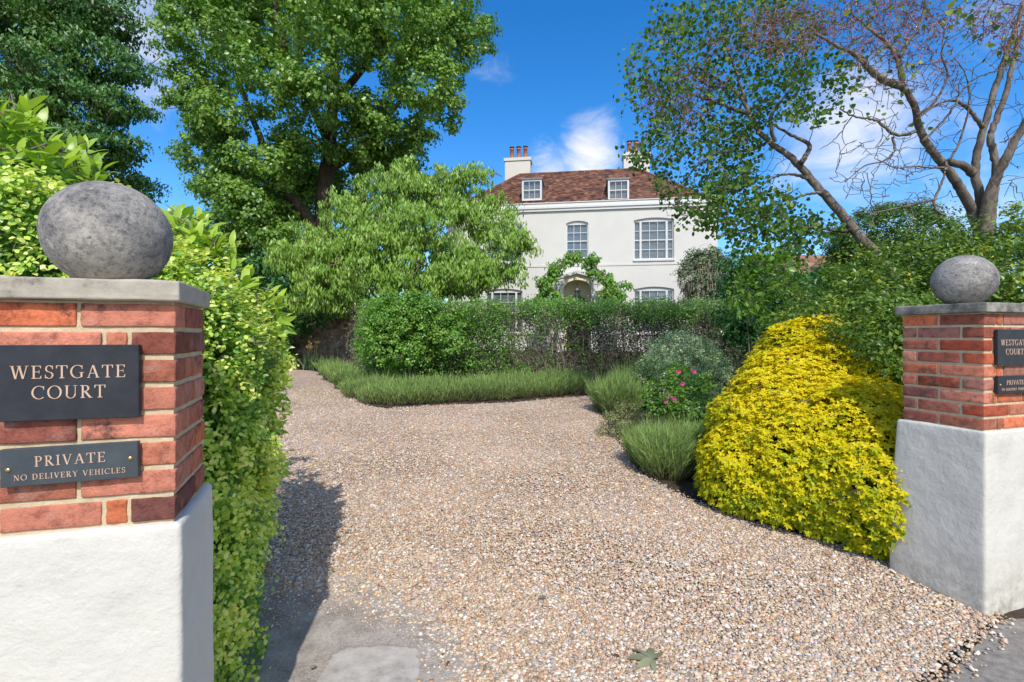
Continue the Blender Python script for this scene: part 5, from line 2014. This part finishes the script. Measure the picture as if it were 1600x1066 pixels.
# yellow mound
def choisya():
    g = np.random.default_rng(53)
    base = np.array((2.7, 4.35, float(hgt(4.35))))
    root = plant('yellow_shrub', 'bright yellow leaved mounded shrub beside the farther pillar', 'shrub', base)
    ell = [((2.6, 4.45, .52), (.78, .72, .8)), ((3.02, 4.92, .82), (.64, .7, .94)), ((2.72, 4.6, .62), (.66, .66, .86)), ((2.7, 3.74, .5), (.62, .62, .72)), ((2.2, 4.2, .36), (.56, .55, .54)), ((2.56, 3.48, .46), (.34, .46, .5)), ((2.46, 3.98, .46), (.62, .62, .66)), ((2.42, 4.25, .5), (.6, .6, .74)), ((2.9, 4.3, .55), (.6, .55, .7)), ((2.98, 4.6, .78), (.55, .6, .82)), ((2.75, 4.0, .5), (.6, .6, .66))]
    P, N = [], []
    for c, r in ell:
        c, r = np.array(c), np.array(r)
        n = int(4200 * r[0] * r[2] * 3.6)
        d = rdir(n, g)
        lump = 1 + .022 * np.sin(d[:, 0] * 9 + d[:, 2] * 7) + .02 * np.sin(d[:, 1] * 13 + d[:, 2] * 11)
        P.append(c + d * r * (lump * g.uniform(.92, 1.015, n))[:, None])
        N.append(unit(d / r))
    P, N = np.concatenate(P), np.concatenate(N)
    ins = np.zeros(len(P), bool)
    for c, r in ell:
        ins |= (((P - np.array(c)) / np.array(r)) ** 2).sum(1) < .66
    gz = hgt(P[:, 1])
    k = ~ins & (P[:, 2] > gz + .06) & (P[:, 1] < 5.6)
    P, N = P[k], N[k]
    n = len(P)
    stray = g.random(n) < .05
    P = P + N * (stray * g.uniform(.0, .04, n))[:, None]
    rs = g.uniform(.65, 1.3, n)
    # rosettes of leaflets
    m = 6
    tilt = unit(N * .75 + np.array((0, -.1, .6)) + g.normal(size=(n, 3)) * .22)
    e1 = unit(np.cross(tilt, rdir(n, g)))
    e2 = np.cross(tilt, e1)
    PP, DD, NN, SS, TT = [], [], [], [], []
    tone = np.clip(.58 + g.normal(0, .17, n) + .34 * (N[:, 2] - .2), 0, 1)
    for k in range(m):
        a = k * 2 * math.pi / m + g.normal(0, .25, n)
        r = np.cos(a)[:, None] * e1 + np.sin(a)[:, None] * e2
        DD.append(unit(r + tilt * g.uniform(.1, .7, n)[:, None] + np.array((0, 0, -.2))))
        NN.append(unit(tilt + .2 * g.normal(size=(n, 3))))
        PP.append(P)
        SS.append(g.uniform(.024, .042, n) * rs)
        TT.append(np.clip(tone + g.normal(0, .1, n), 0, 1))
    S = np.concatenate(SS)
    b = Buf()
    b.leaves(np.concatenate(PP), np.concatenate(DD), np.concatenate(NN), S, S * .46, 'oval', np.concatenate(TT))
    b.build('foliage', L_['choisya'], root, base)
    # darker inner leaves and stems
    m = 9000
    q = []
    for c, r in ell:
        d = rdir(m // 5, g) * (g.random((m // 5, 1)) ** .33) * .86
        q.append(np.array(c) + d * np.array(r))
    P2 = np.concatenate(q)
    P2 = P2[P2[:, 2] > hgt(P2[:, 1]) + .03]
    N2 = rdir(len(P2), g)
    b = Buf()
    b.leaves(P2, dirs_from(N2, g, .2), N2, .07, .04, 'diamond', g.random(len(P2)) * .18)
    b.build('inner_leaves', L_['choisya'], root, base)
    sk = Skeleton(g)
    sk.limb([base, base + (0, 0, .3), base + (.05, .1, .7)], .03, .015, 3, .01)
    sk.grow(P[g.choice(n, 160, replace=False)], .004, .2, .2, .8, .014)
    b = Buf()
    sk.mesh(b)
    b.build('stems', M['twig'], root, base)


choisya()

# dark hedge behind the farther pillar
g = np.random.default_rng(54)
ell = [((3.35, 5.15, 1.35), (.6, .55, .75)), ((3.8, 5.2, 1.5), (.75, .7, .95)), ((4.35, 5.1, 1.55), (.8, .7, 1.05)), ((3.6, 4.75, 1.25), (.62, .45, .7)), ((3.75, 4.25, 1.2), (.55, .5, .75)), ((4.4, 4.3, 1.35), (.7, .6, 1.0)), ((5.0, 4.9, 1.7), (.8, .8, 1.15)), ((5.6, 4.9, 1.75), (.8, .8, 1.2)), ((6.3, 4.9, 1.75), (.8, .8, 1.2)),
       ((3.45, 4.1, .75), (.4, .45, .75)), (P3(1350, 506, 4.35), (.42, .24, .26)), (P3(1392, 525, 4.0), (.26, .2, .3)), ((4.1, 4.8, .9), (.9, .8, .9)), ((5.2, 4.5, 1.0), (.9, .7, 1.0))]
shrub('dark_hedge', 'tall small leaved dark green hedge behind the farther pillar and its ball', 'hedge', (4.3, 4.9, float(hgt(4.9))), ell, L_['loni'], g, 30, .13, 46, .05, .026, 'diamond', .1, (.72, 1.06), 420, tint=(.05, .45, .5), up=.5)

# round clipped dark tree behind it
g = np.random.default_rng(55)
c = P3(1400, 385, 11.0)
shrub('round_topped_tree', 'dark domed evergreen showing above the hedge under the leaning trunk', 'tree', (c[0], c[1], float(hgt(11))), [(c, (1.35, 1.1, .95)), (c + (-.5, .1, -.7), (1.15, 1, 1.0)), (c + (.4, .1, -.8), (1.3, 1, 1.0))], L_['loni'], g, 30, .2, 44, .075, .04, 'diamond', .2, (.8, 1.02), 90, tint=(.0, .35, .3))

# grey-green bush with pale tassels
g = np.random.default_rng(56)
c = P3(1098, 432, 13.5)
rt = shrub('tassel_bush', 'rounded grey green bush with pale hanging tassels against the house wall', 'shrub', (c[0], c[1], float(hgt(13.5))), [(c, (.72, .65, .62)), (c + (.1, 0, -.7), (.7, .6, .7)), (c + (.35, 0, .1), (.55, .5, .6)), (c + (-.2, 0, .35), (.28, .28, .4)), (c + (.2, 0, .45), (.28, .28, .38))], L_['garrya'], g, 24, .15, 40, .075, .036, 'diamond', .2, (.75, 1.03), 80, tint=(.1, .45, .45), up=.4)
n = 620
d = rdir(n, g)
d = d[(d[:, 1] < .1)]
P = c + d * np.array((.78, .72, .68)) + np.array((.1, 0, -.12))
b = Buf()
b.leaves(P, unit(np.array((0, 0, -1)) + .08 * g.normal(size=(len(P), 3))), unit(np.array((0, -1, 0)) + .3 * g.normal(size=(len(P), 3))), g.uniform(.12, .24, len(P)), .022, 'blade', g.random(len(P)))
tag(b.build('tassels', L_['tassel'], rt, (c[0], c[1], float(hgt(13.5)))), kind='stuff')

# filler greenery right of it and the young leafy plant
g = np.random.default_rng(57)
c = P3(1180, 440, 9.5)
shrub('leafy_shrub', 'loose dark green shrub filling the gap right of the tassel bush', 'shrub', (c[0], c[1], float(hgt(9.5))), [(P3(1160, 430, 9.5), (.5, .5, .5)), (P3(1200, 450, 9.3), (.7, .6, .6)), (P3(1290, 455, 9.3), (.55, .6, .5)), (P3(1240, 475, 9.2), (.8, .6, .7)), (P3(1150, 490, 9.2), (.5, .5, .6)), (P3(1200, 520, 9.2), (.8, .6, .7))], L_['ivy'], g, 20, .17, 34, .08, .042, 'diamond', .3, (.5, 1.05), 90, tint=(.2, .4, .4))
g = np.random.default_rng(58)


def young_plant():
    base = np.array((*GP(1205, 640),))
    base = np.array((P3(1200, 500, 6.2)[0], 6.2, float(hgt(6.2))))
    root = plant('broad_leaved_plant', 'upright shrub with broad fresh green leaves between the yellow mound and the hedge', 'shrub', base)
    tips = px_cloud([(1130, 470), (1160, 420), (1200, 385), (1240, 400), (1260, 440), (1265, 480), (1200, 505), (1150, 500)], 95, g, 6.2, .28)
    sk = Skeleton(g)
    for q in range(5):
        x = base[0] + g.normal(0, .12)
        sk.limb([(base[0] + g.normal(0, .05), 6.2, base[2]), (x, 6.2 + g.normal(0, .1), 1.2), (x + g.normal(0, .15), 6.2, 1.75 + g.normal(0, .15))], .014, .006, 3, .02)
    sk.grow(tips, .003, .15, .15, .6, .008)
    b = Buf()
    sk.mesh(b)
    b.build('stems', M['twig'], root, base)
    n = len(tips) * 8
    P = np.repeat(tips, 8, 0) + g.normal(size=(n, 3)) * .05
    D = unit(g.normal(size=(n, 3)) * .8 + np.array((0, -.2, .05)))
    N = unit(g.normal(size=(n, 3)) * .5 + np.array((0, -.3, .9)))
    S = g.uniform(.06, .12, n)
    b = Buf()
    b.leaves(P, D, N, S, S * .6, 'oval', np.clip(g.random(n) * .8 + .1, 0, 1))
    b.build('foliage', L_['young'], root, base)


young_plant()


# front hedge: leafy top, bare twiggy middle through which the house shows
def front_hedge():
    g = np.random.default_rng(61)
    a = P3(640, 560, 10.6)
    c = P3(1190, 560, 11.6)
    base = np.array((P3(800, 560, 11)[0], 11.0, float(hgt(11))))
    root = plant('garden_hedge', 'long clipped hedge with twiggy see through middle in front of the white house', 'hedge', base)
    sk = Skeleton(g)
    ztop = lambda y: EYE + (HY - 470) / F * y
    # the line of the hedge: back end left, round the corner, along to the right
    line = np.array([(-4.25, 13.9), (-3.7, 12.4), (-3.1, 11.0), (-2.0, 10.55), (-1.0, 10.65), (1.0, 10.9), (3.2, 11.2), (5.9, 11.6)])
    seg = np.linalg.norm(np.diff(line, axis=0), axis=1)
    cum = np.concatenate([[0], np.cumsum(seg)])
    L = cum[-1]

    def at(t):
        return np.stack([np.interp(t, cum, line[:, 0]), np.interp(t, cum, line[:, 1])], -1)
    # stems
    for t in np.arange(.1, L, .06):
        p = at(np.array([t]))[0]
        x, y = p + g.normal(0, .1, 2)
        z0 = float(hgt(y))
        zt = ztop(y) - .12
        m = [(x, y, z0), (x + g.normal(0, .06), y + g.normal(0, .06), z0 + .5), (x + g.normal(0, .13), y + g.normal(0, .12), z0 + 1.1), (x + g.normal(0, .2), y + g.normal(0, .16), zt)]
        sk.limb(m, .014, .005, 3, .025)
    n = 8000
    t = g.random(n) * L
    p = at(t) + g.normal(0, .22, (n, 2))
    z = hgt(p[:, 1]) + .15 + (ztop(p[:, 1]) - hgt(p[:, 1]) - .2) * g.random(n)
    sk.grow(np.stack([p[:, 0], p[:, 1] - .12, z], 1), .0038, .4, .12, .6, .007)
    b = Buf()
    sk.mesh(b)
    b.build('stems', M['twig_grey'], root, base)
    # leaves in small sprays
    n = 13500
    t = g.random(n) * L
    w = g.normal(0, .34, n).clip(-.6, .6)
    p = at(t) + np.stack([np.zeros(n), w], 1)
    h = g.random(n)
    left = np.clip((7.2 - t) / 1.8, 0, 1)         # fuller leaf towards the left end
    dens = np.where(h > .8, 1.0, np.where(h > .68, .4, .13))
    dens = np.maximum(dens, left * .9)
    dens *= .75 + .5 * np.sin(t * 2.3) * np.sin(t * 5.1 + h * 4)
    k = g.random(n) < dens
    p, h, t = p[k], h[k], t[k]
    z = hgt(p[:, 1]) + .12 + (ztop(p[:, 1]) - hgt(p[:, 1]) - .12) * h + .03 * np.sin(t * 6)
    C = np.stack([p[:, 0], p[:, 1], z], 1)
    m = 15
    P = np.repeat(C, m, 0) + g.normal(size=(len(C) * m, 3)) * np.array((.075, .075, .06))
    n = len(P)
    N = unit(g.normal(size=(n, 3)) * .6 + np.array((0, -.4, .7)))
    S = g.uniform(.036, .07, n)
    # old dull inner leaves along the back of the hedge, thinnest where the house shows through
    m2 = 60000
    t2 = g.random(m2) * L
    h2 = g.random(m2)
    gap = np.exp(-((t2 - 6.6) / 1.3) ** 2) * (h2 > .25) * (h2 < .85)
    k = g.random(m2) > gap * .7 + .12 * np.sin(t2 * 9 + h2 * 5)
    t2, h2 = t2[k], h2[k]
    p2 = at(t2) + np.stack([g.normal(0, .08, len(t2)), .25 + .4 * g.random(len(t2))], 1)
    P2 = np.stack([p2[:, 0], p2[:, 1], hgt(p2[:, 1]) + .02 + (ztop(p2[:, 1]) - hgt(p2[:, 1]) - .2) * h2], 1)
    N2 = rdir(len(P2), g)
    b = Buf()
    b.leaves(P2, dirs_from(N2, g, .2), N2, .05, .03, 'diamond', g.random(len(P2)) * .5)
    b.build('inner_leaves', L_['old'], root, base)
    b = Buf()
    b.leaves(P, dirs_from(N, g, .2), N, S, S * .55, 'diamond', np.clip(.1 + .5 * g.random(n) + .35 * np.repeat(g.random(len(C)), m), 0, 1))
    b.build('foliage', L_['hedge'], root, base)


front_hedge()
g = np.random.default_rng(62)
ell = [(P3(625, 490, 10.0), (.7, .5, .5)), (P3(640, 510, 10.0), (.95, .5, .62)), (P3(590, 525, 10.1), (.5, .45, .6)), (P3(700, 520, 10.1), (.55, .45, .6)), (P3(620, 545, 9.9), (.75, .45, .4)), (P3(660, 480, 10.2), (.45, .4, .3))]
shrub('box_bush', 'full rounded glossy bush bulging from the end of the clipped hedge', 'shrub', (P3(640, 560, 10.1)[0], 10.1, float(hgt(10.1))), ell, L_['hedge'], g, 34, .13, 34, .058, .036, 'diamond', .15, (.55, 1.04), 220, M['twig_grey'], (.2, .35, .45))


def lavender(buf, dry, cx, cy, r, h, n, g, wb=.008, lean=1.0, dryn=.15):
    a = g.random(n) * 2 * math.pi
    q = np.sqrt(g.random(n))
    ox, oy = np.cos(a) * q, np.sin(a) * q
    z0 = float(hgt(cy))
    bx = cx + ox * r * .62
    by = cy + oy * r * .62
    start = g.random(n) * .78
    P = np.stack([bx + ox * r * .45 * start, by + oy * r * .45 * start, z0 + h * start * (1 - .28 * q ** 2) * g.uniform(.85, 1.12, n)], 1)
    D = unit(np.stack([ox * .55 * lean + g.normal(0, .28, n), oy * .55 * lean + g.normal(0, .28, n), 1.0 - .3 * q], 1))
    L = h * g.uniform(.1, .26, n)
    N = rdir(n, g)
    k = g.random(n) < dryn * 2.4 * (.8 - start).clip(0, 1) + dryn * .12
    hue = g.normal(0, .12)
    buf.leaves(P[~k], D[~k], N[~k], L[~k], wb * g.uniform(.7, 1.4, (~k).sum()), 'blade', np.clip(g.normal(.3, .2, (~k).sum()) + .45 * start[~k] + hue, 0, 1))
    m = n // 7                 # thin flower stalks standing out of the clump
    j = g.choice(n, m, replace=False)
    Ps = P[j] + D[j] * .02
    Ds = unit(D[j] + np.array((0, 0, .5)) + g.normal(size=(m, 3)) * .12)
    buf.leaves(Ps, Ds, N[j], h * g.uniform(.3, .52, m), wb * .55, 'blade', np.clip(g.normal(.85, .15, m), 0, 1))
    dry.leaves(P[k], D[k], N[k], L[k] * .6, wb, 'blade', g.random(k.sum()))


# lavender row along the foot of the hedge
g = np.random.default_rng(63)
row = [GP(545, 612), GP(580, 632), GP(620, 634), GP(665, 632), GP(710, 630), GP(755, 628), GP(800, 625), GP(845, 621), GP(885, 618), GP(915, 616)]
base = (-1.0, 9.2, float(hgt(9.2)))
root = plant('lavender_hedge', 'low clipped lavender hedge edging the gravel under the long hedge', 'hedge', base)
b, dr_ = Buf(), Buf()
pts = np.array(row)
for i in range(len(pts) - 1):
    for t in np.linspace(0, 1, 4)[:-1]:
        p = pts[i] + (pts[i + 1] - pts[i]) * t
        bare = i >= 6 and g.random() < .3
        for off, hh in ((.2, .42), (.55, .5)):
            lavender(b, dr_, p[0] + g.normal(0, .05), p[1] + off + g.normal(0, .05), g.uniform(.32, .42), hh * g.uniform(.85, 1.12), 1500 if not bare else 600, g, .0085, .8, .36 if not bare else .75)
b.build('foliage', L_['lav'], root, base)
dr_.build('dry_stems', L_['lavdry'], root, base)

LAVS = [('lavender_bush', 'rounded lavender clump where the drive turns beside the flint wall', [(GP(520, 596), .42, .5), (GP(512, 588), .42, .5), (GP(540, 610), .4, .48), (GP(530, 600), .4, .52)], 3200, .012),
        ('lavender_bush', 'tall feathery lavender at the gravel edge in front of the round grey bush', [(GP(975, 655), .4, .74), (GP(955, 648), .36, .66), (GP(995, 640), .4, .8)], 4200, .008),
        ('lavender_bush', 'nearest big lavender bush with woody base beside the yellow shrub', [(GP(1050, 752), .36, .56), (GP(1078, 748), .32, .58), (GP(1022, 735), .3, .48)], 6500, .0055),
        ('lavender_bush', 'smallest grey lavender tuft at the foot of the yellow shrub', [(GP(1108, 778), .12, .17)], 700, .005)]
for nm, lab, cl, n, wb in LAVS:
    base = (*cl[0][0], float(hgt(cl[0][0][1])))
    root = plant(nm, lab, 'lavender', base, 'lavender bushes along the drive')
    b, d_ = Buf(), Buf()
    for (p, r, h) in cl:
        lavender(b, d_, p[0], p[1] + r * .5, r, h, n, g, wb, 1.0, .32)
    b.build('foliage', L_['lav'], root, base)
    tag(d_.build('dry_stems', L_['lavdry'], root, base), kind='stuff')

g = np.random.default_rng(64)
p = GP(1062, 640)
z = float(hgt(p[1]))
shrub('hebe_bush', 'rounded silvery green bush behind the pink flowers', 'shrub', (P3(1062, 555, 8.3)[0], 8.4, float(hgt(8.4))), [(P3(1062, 566, 8.3), (.62, .58, .52)), (P3(1035, 590, 8.2), (.46, .46, .5)), (P3(1095, 585, 8.3), (.48, .5, .56)), (P3(1065, 615, 8.2), (.6, .5, .5))], L_['silver'], g, 60, .085, 44, .034, .018, 'diamond', .1, (.75, 1.03), 120, tint=(.15, .35, .45), up=.5)
p = GP(975, 690)
z = float(hgt(p[1]))
shrub('variegated_shrub', 'small cream edged shrub low at the gravel edge below the feathery lavender', 'shrub', (p[0], p[1] + .2, z), [((p[0] + .08, p[1] + .2, z + .2), (.3, .25, .26)), ((p[0] - .12, p[1] + .25, z + .15), (.22, .2, .2)), ((p[0] + .3, p[1] + .1, z + .18), (.2, .2, .22))], L_['variegated'], g, 110, .05, 30, .024, .012, 'diamond', .1, (.6, 1.05), 60, tint=(.1, .4, .5), up=.5)
p = GP(1060, 700)
z = float(hgt(p[1]))
cR = P3(1062, 605, 6.2)
rr = shrub('rose_bush', 'small bush with bright pink flowers beside the yellow shrub', 'shrub', (cR[0], cR[1], z), [(cR, (.36, .34, .3)), (cR + (-.26, -.1, -.15), (.26, .25, .3)), (cR + (.1, .0, -.3), (.4, .3, .36))], L_['young'], g, 50, .08, 22, .045, .026, 'oval', .1, (.6, 1.05), 90, tint=(0, .5, .4), up=.4)
for (x, y) in ((1060, 581), (1084, 581), (1042, 620), (1053, 623), (1040, 628), (1066, 600)):
    c = P3(x, y, 5.84)
    b = Buf()
    for ring_i in range(2):
        m = 7
        a = np.arange(m) * 2 * math.pi / m + ring_i
        D = unit(np.stack([np.cos(a), np.full(m, -.4 - .5 * ring_i), np.sin(a)], 1))
        b.leaves(np.tile(c, (m, 1)), D, np.tile((0, -1, .3), (m, 1)), .031 - .008 * ring_i, .027, 'round', g.random(m))
    b.build('flower', L_['pink'], rr, (cR[0], cR[1], z))

# wisteria round the porch
g = np.random.default_rng(65)
wl_ = [(842, 475), (850, 455), (858, 435), (868, 420), (880, 407), (897, 401), (915, 405), (930, 418), (942, 428), (952, 442), (962, 452), (968, 468), (975, 478)]
pts = [P3(x, y, 20.2) for x, y in wl_]
base = P3(848, 500, 20.2)
base[2] = float(hgt(20.2))
root = plant('wisteria_vine', 'leafy green vine arching over the porch of the white house', 'climber', base)
sk = Skeleton(g)
sk.limb([base, pts[0]] + pts[1:] + [np.array((pts[-1][0], pts[-1][1], base[2]))], .04, .03, 3, .02)
ell = [(p + np.array((g.normal(0, .08), 0, g.normal(0, .08))), (.27, .25, .27)) for p in pts] + [(P3(850, 470, 20.2), (.5, .3, .5)), (P3(928, 403, 20.2), (.34, .3, .18)), (P3(965, 470, 20.2), (.35, .3, .4)), (P3(980, 445, 20.2), (.22, .2, .12)), (P3(892, 399, 20.2), (.3, .3, .2)), (P3(852, 450, 20.1), (.45, .3, .5)), (P3(865, 430, 20.1), (.4, .3, .35)), (P3(870, 470, 20.1), (.25, .2, .4)), (P3(950, 450, 20.1), (.4, .3, .45)), (P3(955, 475, 20.1), (.45, .3, .4))]
P, N, T = clumped(ell, g, 9, .2, 22, (.2, 1.1), .8)
sk.grow(P[g.choice(len(P), 120, replace=False)], .005, .3, .2, .8, .014)
b = Buf()
sk.mesh(b)
b.build('stems', M['twig'], root, base)
b = Buf()
S = g.uniform(.1, .22, len(P))
b.leaves(P, dirs_from(N, g, 1.0), N, S, S * .48, 'diamond', np.clip(.2 * T + .75 * g.random(len(P)), 0, 1))
b.build('foliage', L_['vine'], root, base)

# old brick building end seen through the shrubs
b = Buf()
c = P3(1268, 402, 17)
zt_ = c[2]
g = np.random.default_rng(66)
b.box(c[0] - 1.6, c[0] + 3.2, 17, 20, .6, zt_ - .55, .5, (.4, .25, .18))
root = thing('brick_outbuilding', 'low old brick outbuilding with tiled roof glimpsed beyond the shrubs', 'building', (c[0], 17, .7))
rows = 14
M['oldbrick'] = noise_mat('old_brick', [(.3, (.2, .11, .075)), (.7, (.42, .27, .2))], 5, 8, bump=.5, bscale=30, bdist=.01)
b.build('wall', M['oldbrick'], root, (c[0], 17, .7), smooth=False)
b = Buf()
for r in range(rows):
    t0, t1 = r / rows, (r + 1) / rows
    n = 26
    for i in range(n):
        x0, x1 = c[0] - 1.7 + 5.0 * i / n, c[0] - 1.7 + 5.0 * (i + 1) / n
        y0, y1 = 16.85 + 1.65 * t0, 16.85 + 1.65 * t1
        z0, z1 = zt_ - .62 + .95 * t0, zt_ - .62 + .95 * t1
        b.add([(x0, y0, z0 + .03), (x1, y0, z0 + .03), (x1, y1, z1), (x0, y1, z1), (x0, y0, z0 - .01), (x1, y0, z0 - .01)], [np.array([(0, 1, 2, 3), (4, 5, 1, 0)])], .5, np.array((.36, .2, .14)) * g.uniform(.7, 1.25))
b.add([(c[0] - 1.7, 18.5, zt_ + .33), (c[0] + 3.3, 18.5, zt_ + .33), (c[0] + 3.3, 20.15, zt_ - .62), (c[0] - 1.7, 20.15, zt_ - .62)], [np.array([(0, 1, 2, 3)])], .5, (.3, .17, .12))
b.build('roof', M['tile'], root, (c[0], 17, .7), smooth=False)

# fallen leaves on the gravel
g = np.random.default_rng(67)


def fallen(px, py, n, L, W, label, spin):
    x, y = GP(px, py)
    z = float(hgt(y)) + .036
    b = Buf()
    if n == 1:
        a = np.array([spin])
    else:
        a = spin + np.linspace(-1.9, 1.9, n)
    D = unit(np.stack([np.cos(a), np.sin(a), np.full(len(a), .1)], 1))
    Ls = L * (1 - .35 * np.abs(np.linspace(-1, 1, len(a)))) if n > 1 else np.array([L])
    b.leaves(np.tile((0., 0., 0.), (len(a), 1)), D, np.tile((0., 0., 1.), (len(a), 1)) + .25 * g.normal(size=(len(a), 3)), Ls, W * Ls / L, 'long', g.random(len(a)))
    if n > 1:
        b.tube([(0, 0, .0), (-.05 * math.cos(spin), -.05 * math.sin(spin), .004), (-.1 * math.cos(spin + .3), -.1 * math.sin(spin + .3), 0)], .0018, 4, .5)
    o = b.build('fallen_leaf', L_['fallen'])
    o.location = (x, y, z)
    tag(o, label, 'leaf', 'fallen leaves on the gravel')


fallen(1020, 1042, 6, .13, .045, 'big withered palmate leaf lying on the gravel, largest of the fallen leaves', 2.6)
fallen(842, 944, 1, .05, .024, 'small green leaf lying on open gravel in the middle of the drive', .4)
fallen(922, 908, 1, .04, .018, 'tiny green leaf lying on gravel, farthest of the fallen leaves', 1.4)
fallen(484, 1057, 1, .035, .02, 'curled little leaf lying on the concrete by the golden hedge', .9)

fallen(540, 700, 1, .045, .03, 'curled brown leaf scrap lying on gravel near the shadow of the golden hedge', 2.2)
fallen(690, 800, 1, .04, .02, 'short dull leaf lying on gravel in front of the lavender hedge', 5.0)

# leaf litter and twigs blown over the gravel, thickest along the planted edges
g = np.random.default_rng(71)
edge = np.array(DRIVE)
P = []
for i in range(10, 21):
    p, q = edge[i], edge[i + 1]
    k = int(np.linalg.norm(q - p) * 26)
    t = g.random((k, 1))
    P.append(p + (q - p) * t + g.normal(0, .1, (k, 2)) + np.array((-.06, -.08)))
m = 110
yy = 2.2 + 6 * g.random(m) ** 1.3
P.append(np.stack([(g.random(m) * 1.1 - .42) * yy, yy], 1))
P = np.concatenate(P)
P = P[inside(DRIVE, P[:, 0], P[:, 1])]
n = len(P)
a = g.random(n) * 6.28
b = Buf()
b.leaves(np.stack([P[:, 0], P[:, 1], hgt(P[:, 1]) + .034], 1), np.stack([np.cos(a), np.sin(a), g.normal(0, .15, n)], 1), np.array((0, 0, 1.)) + .35 * g.normal(size=(n, 3)),
         g.uniform(.012, .036, n), g.uniform(.005, .018, n), 'oval', g.random(n))
L_['litter'] = leaf_mat('dry_leaf_litter', [(0, (.1, .06, .035)), (.6, (.26, .16, .09)), (.85, (.2, .2, .08)), (1, (.38, .26, .16))], .1, .8, .1)
tag(b.build('leaf_litter', L_['litter']), 'dry leaf scraps scattered over the gravel and along the planted edges', 'litter', kind='stuff')
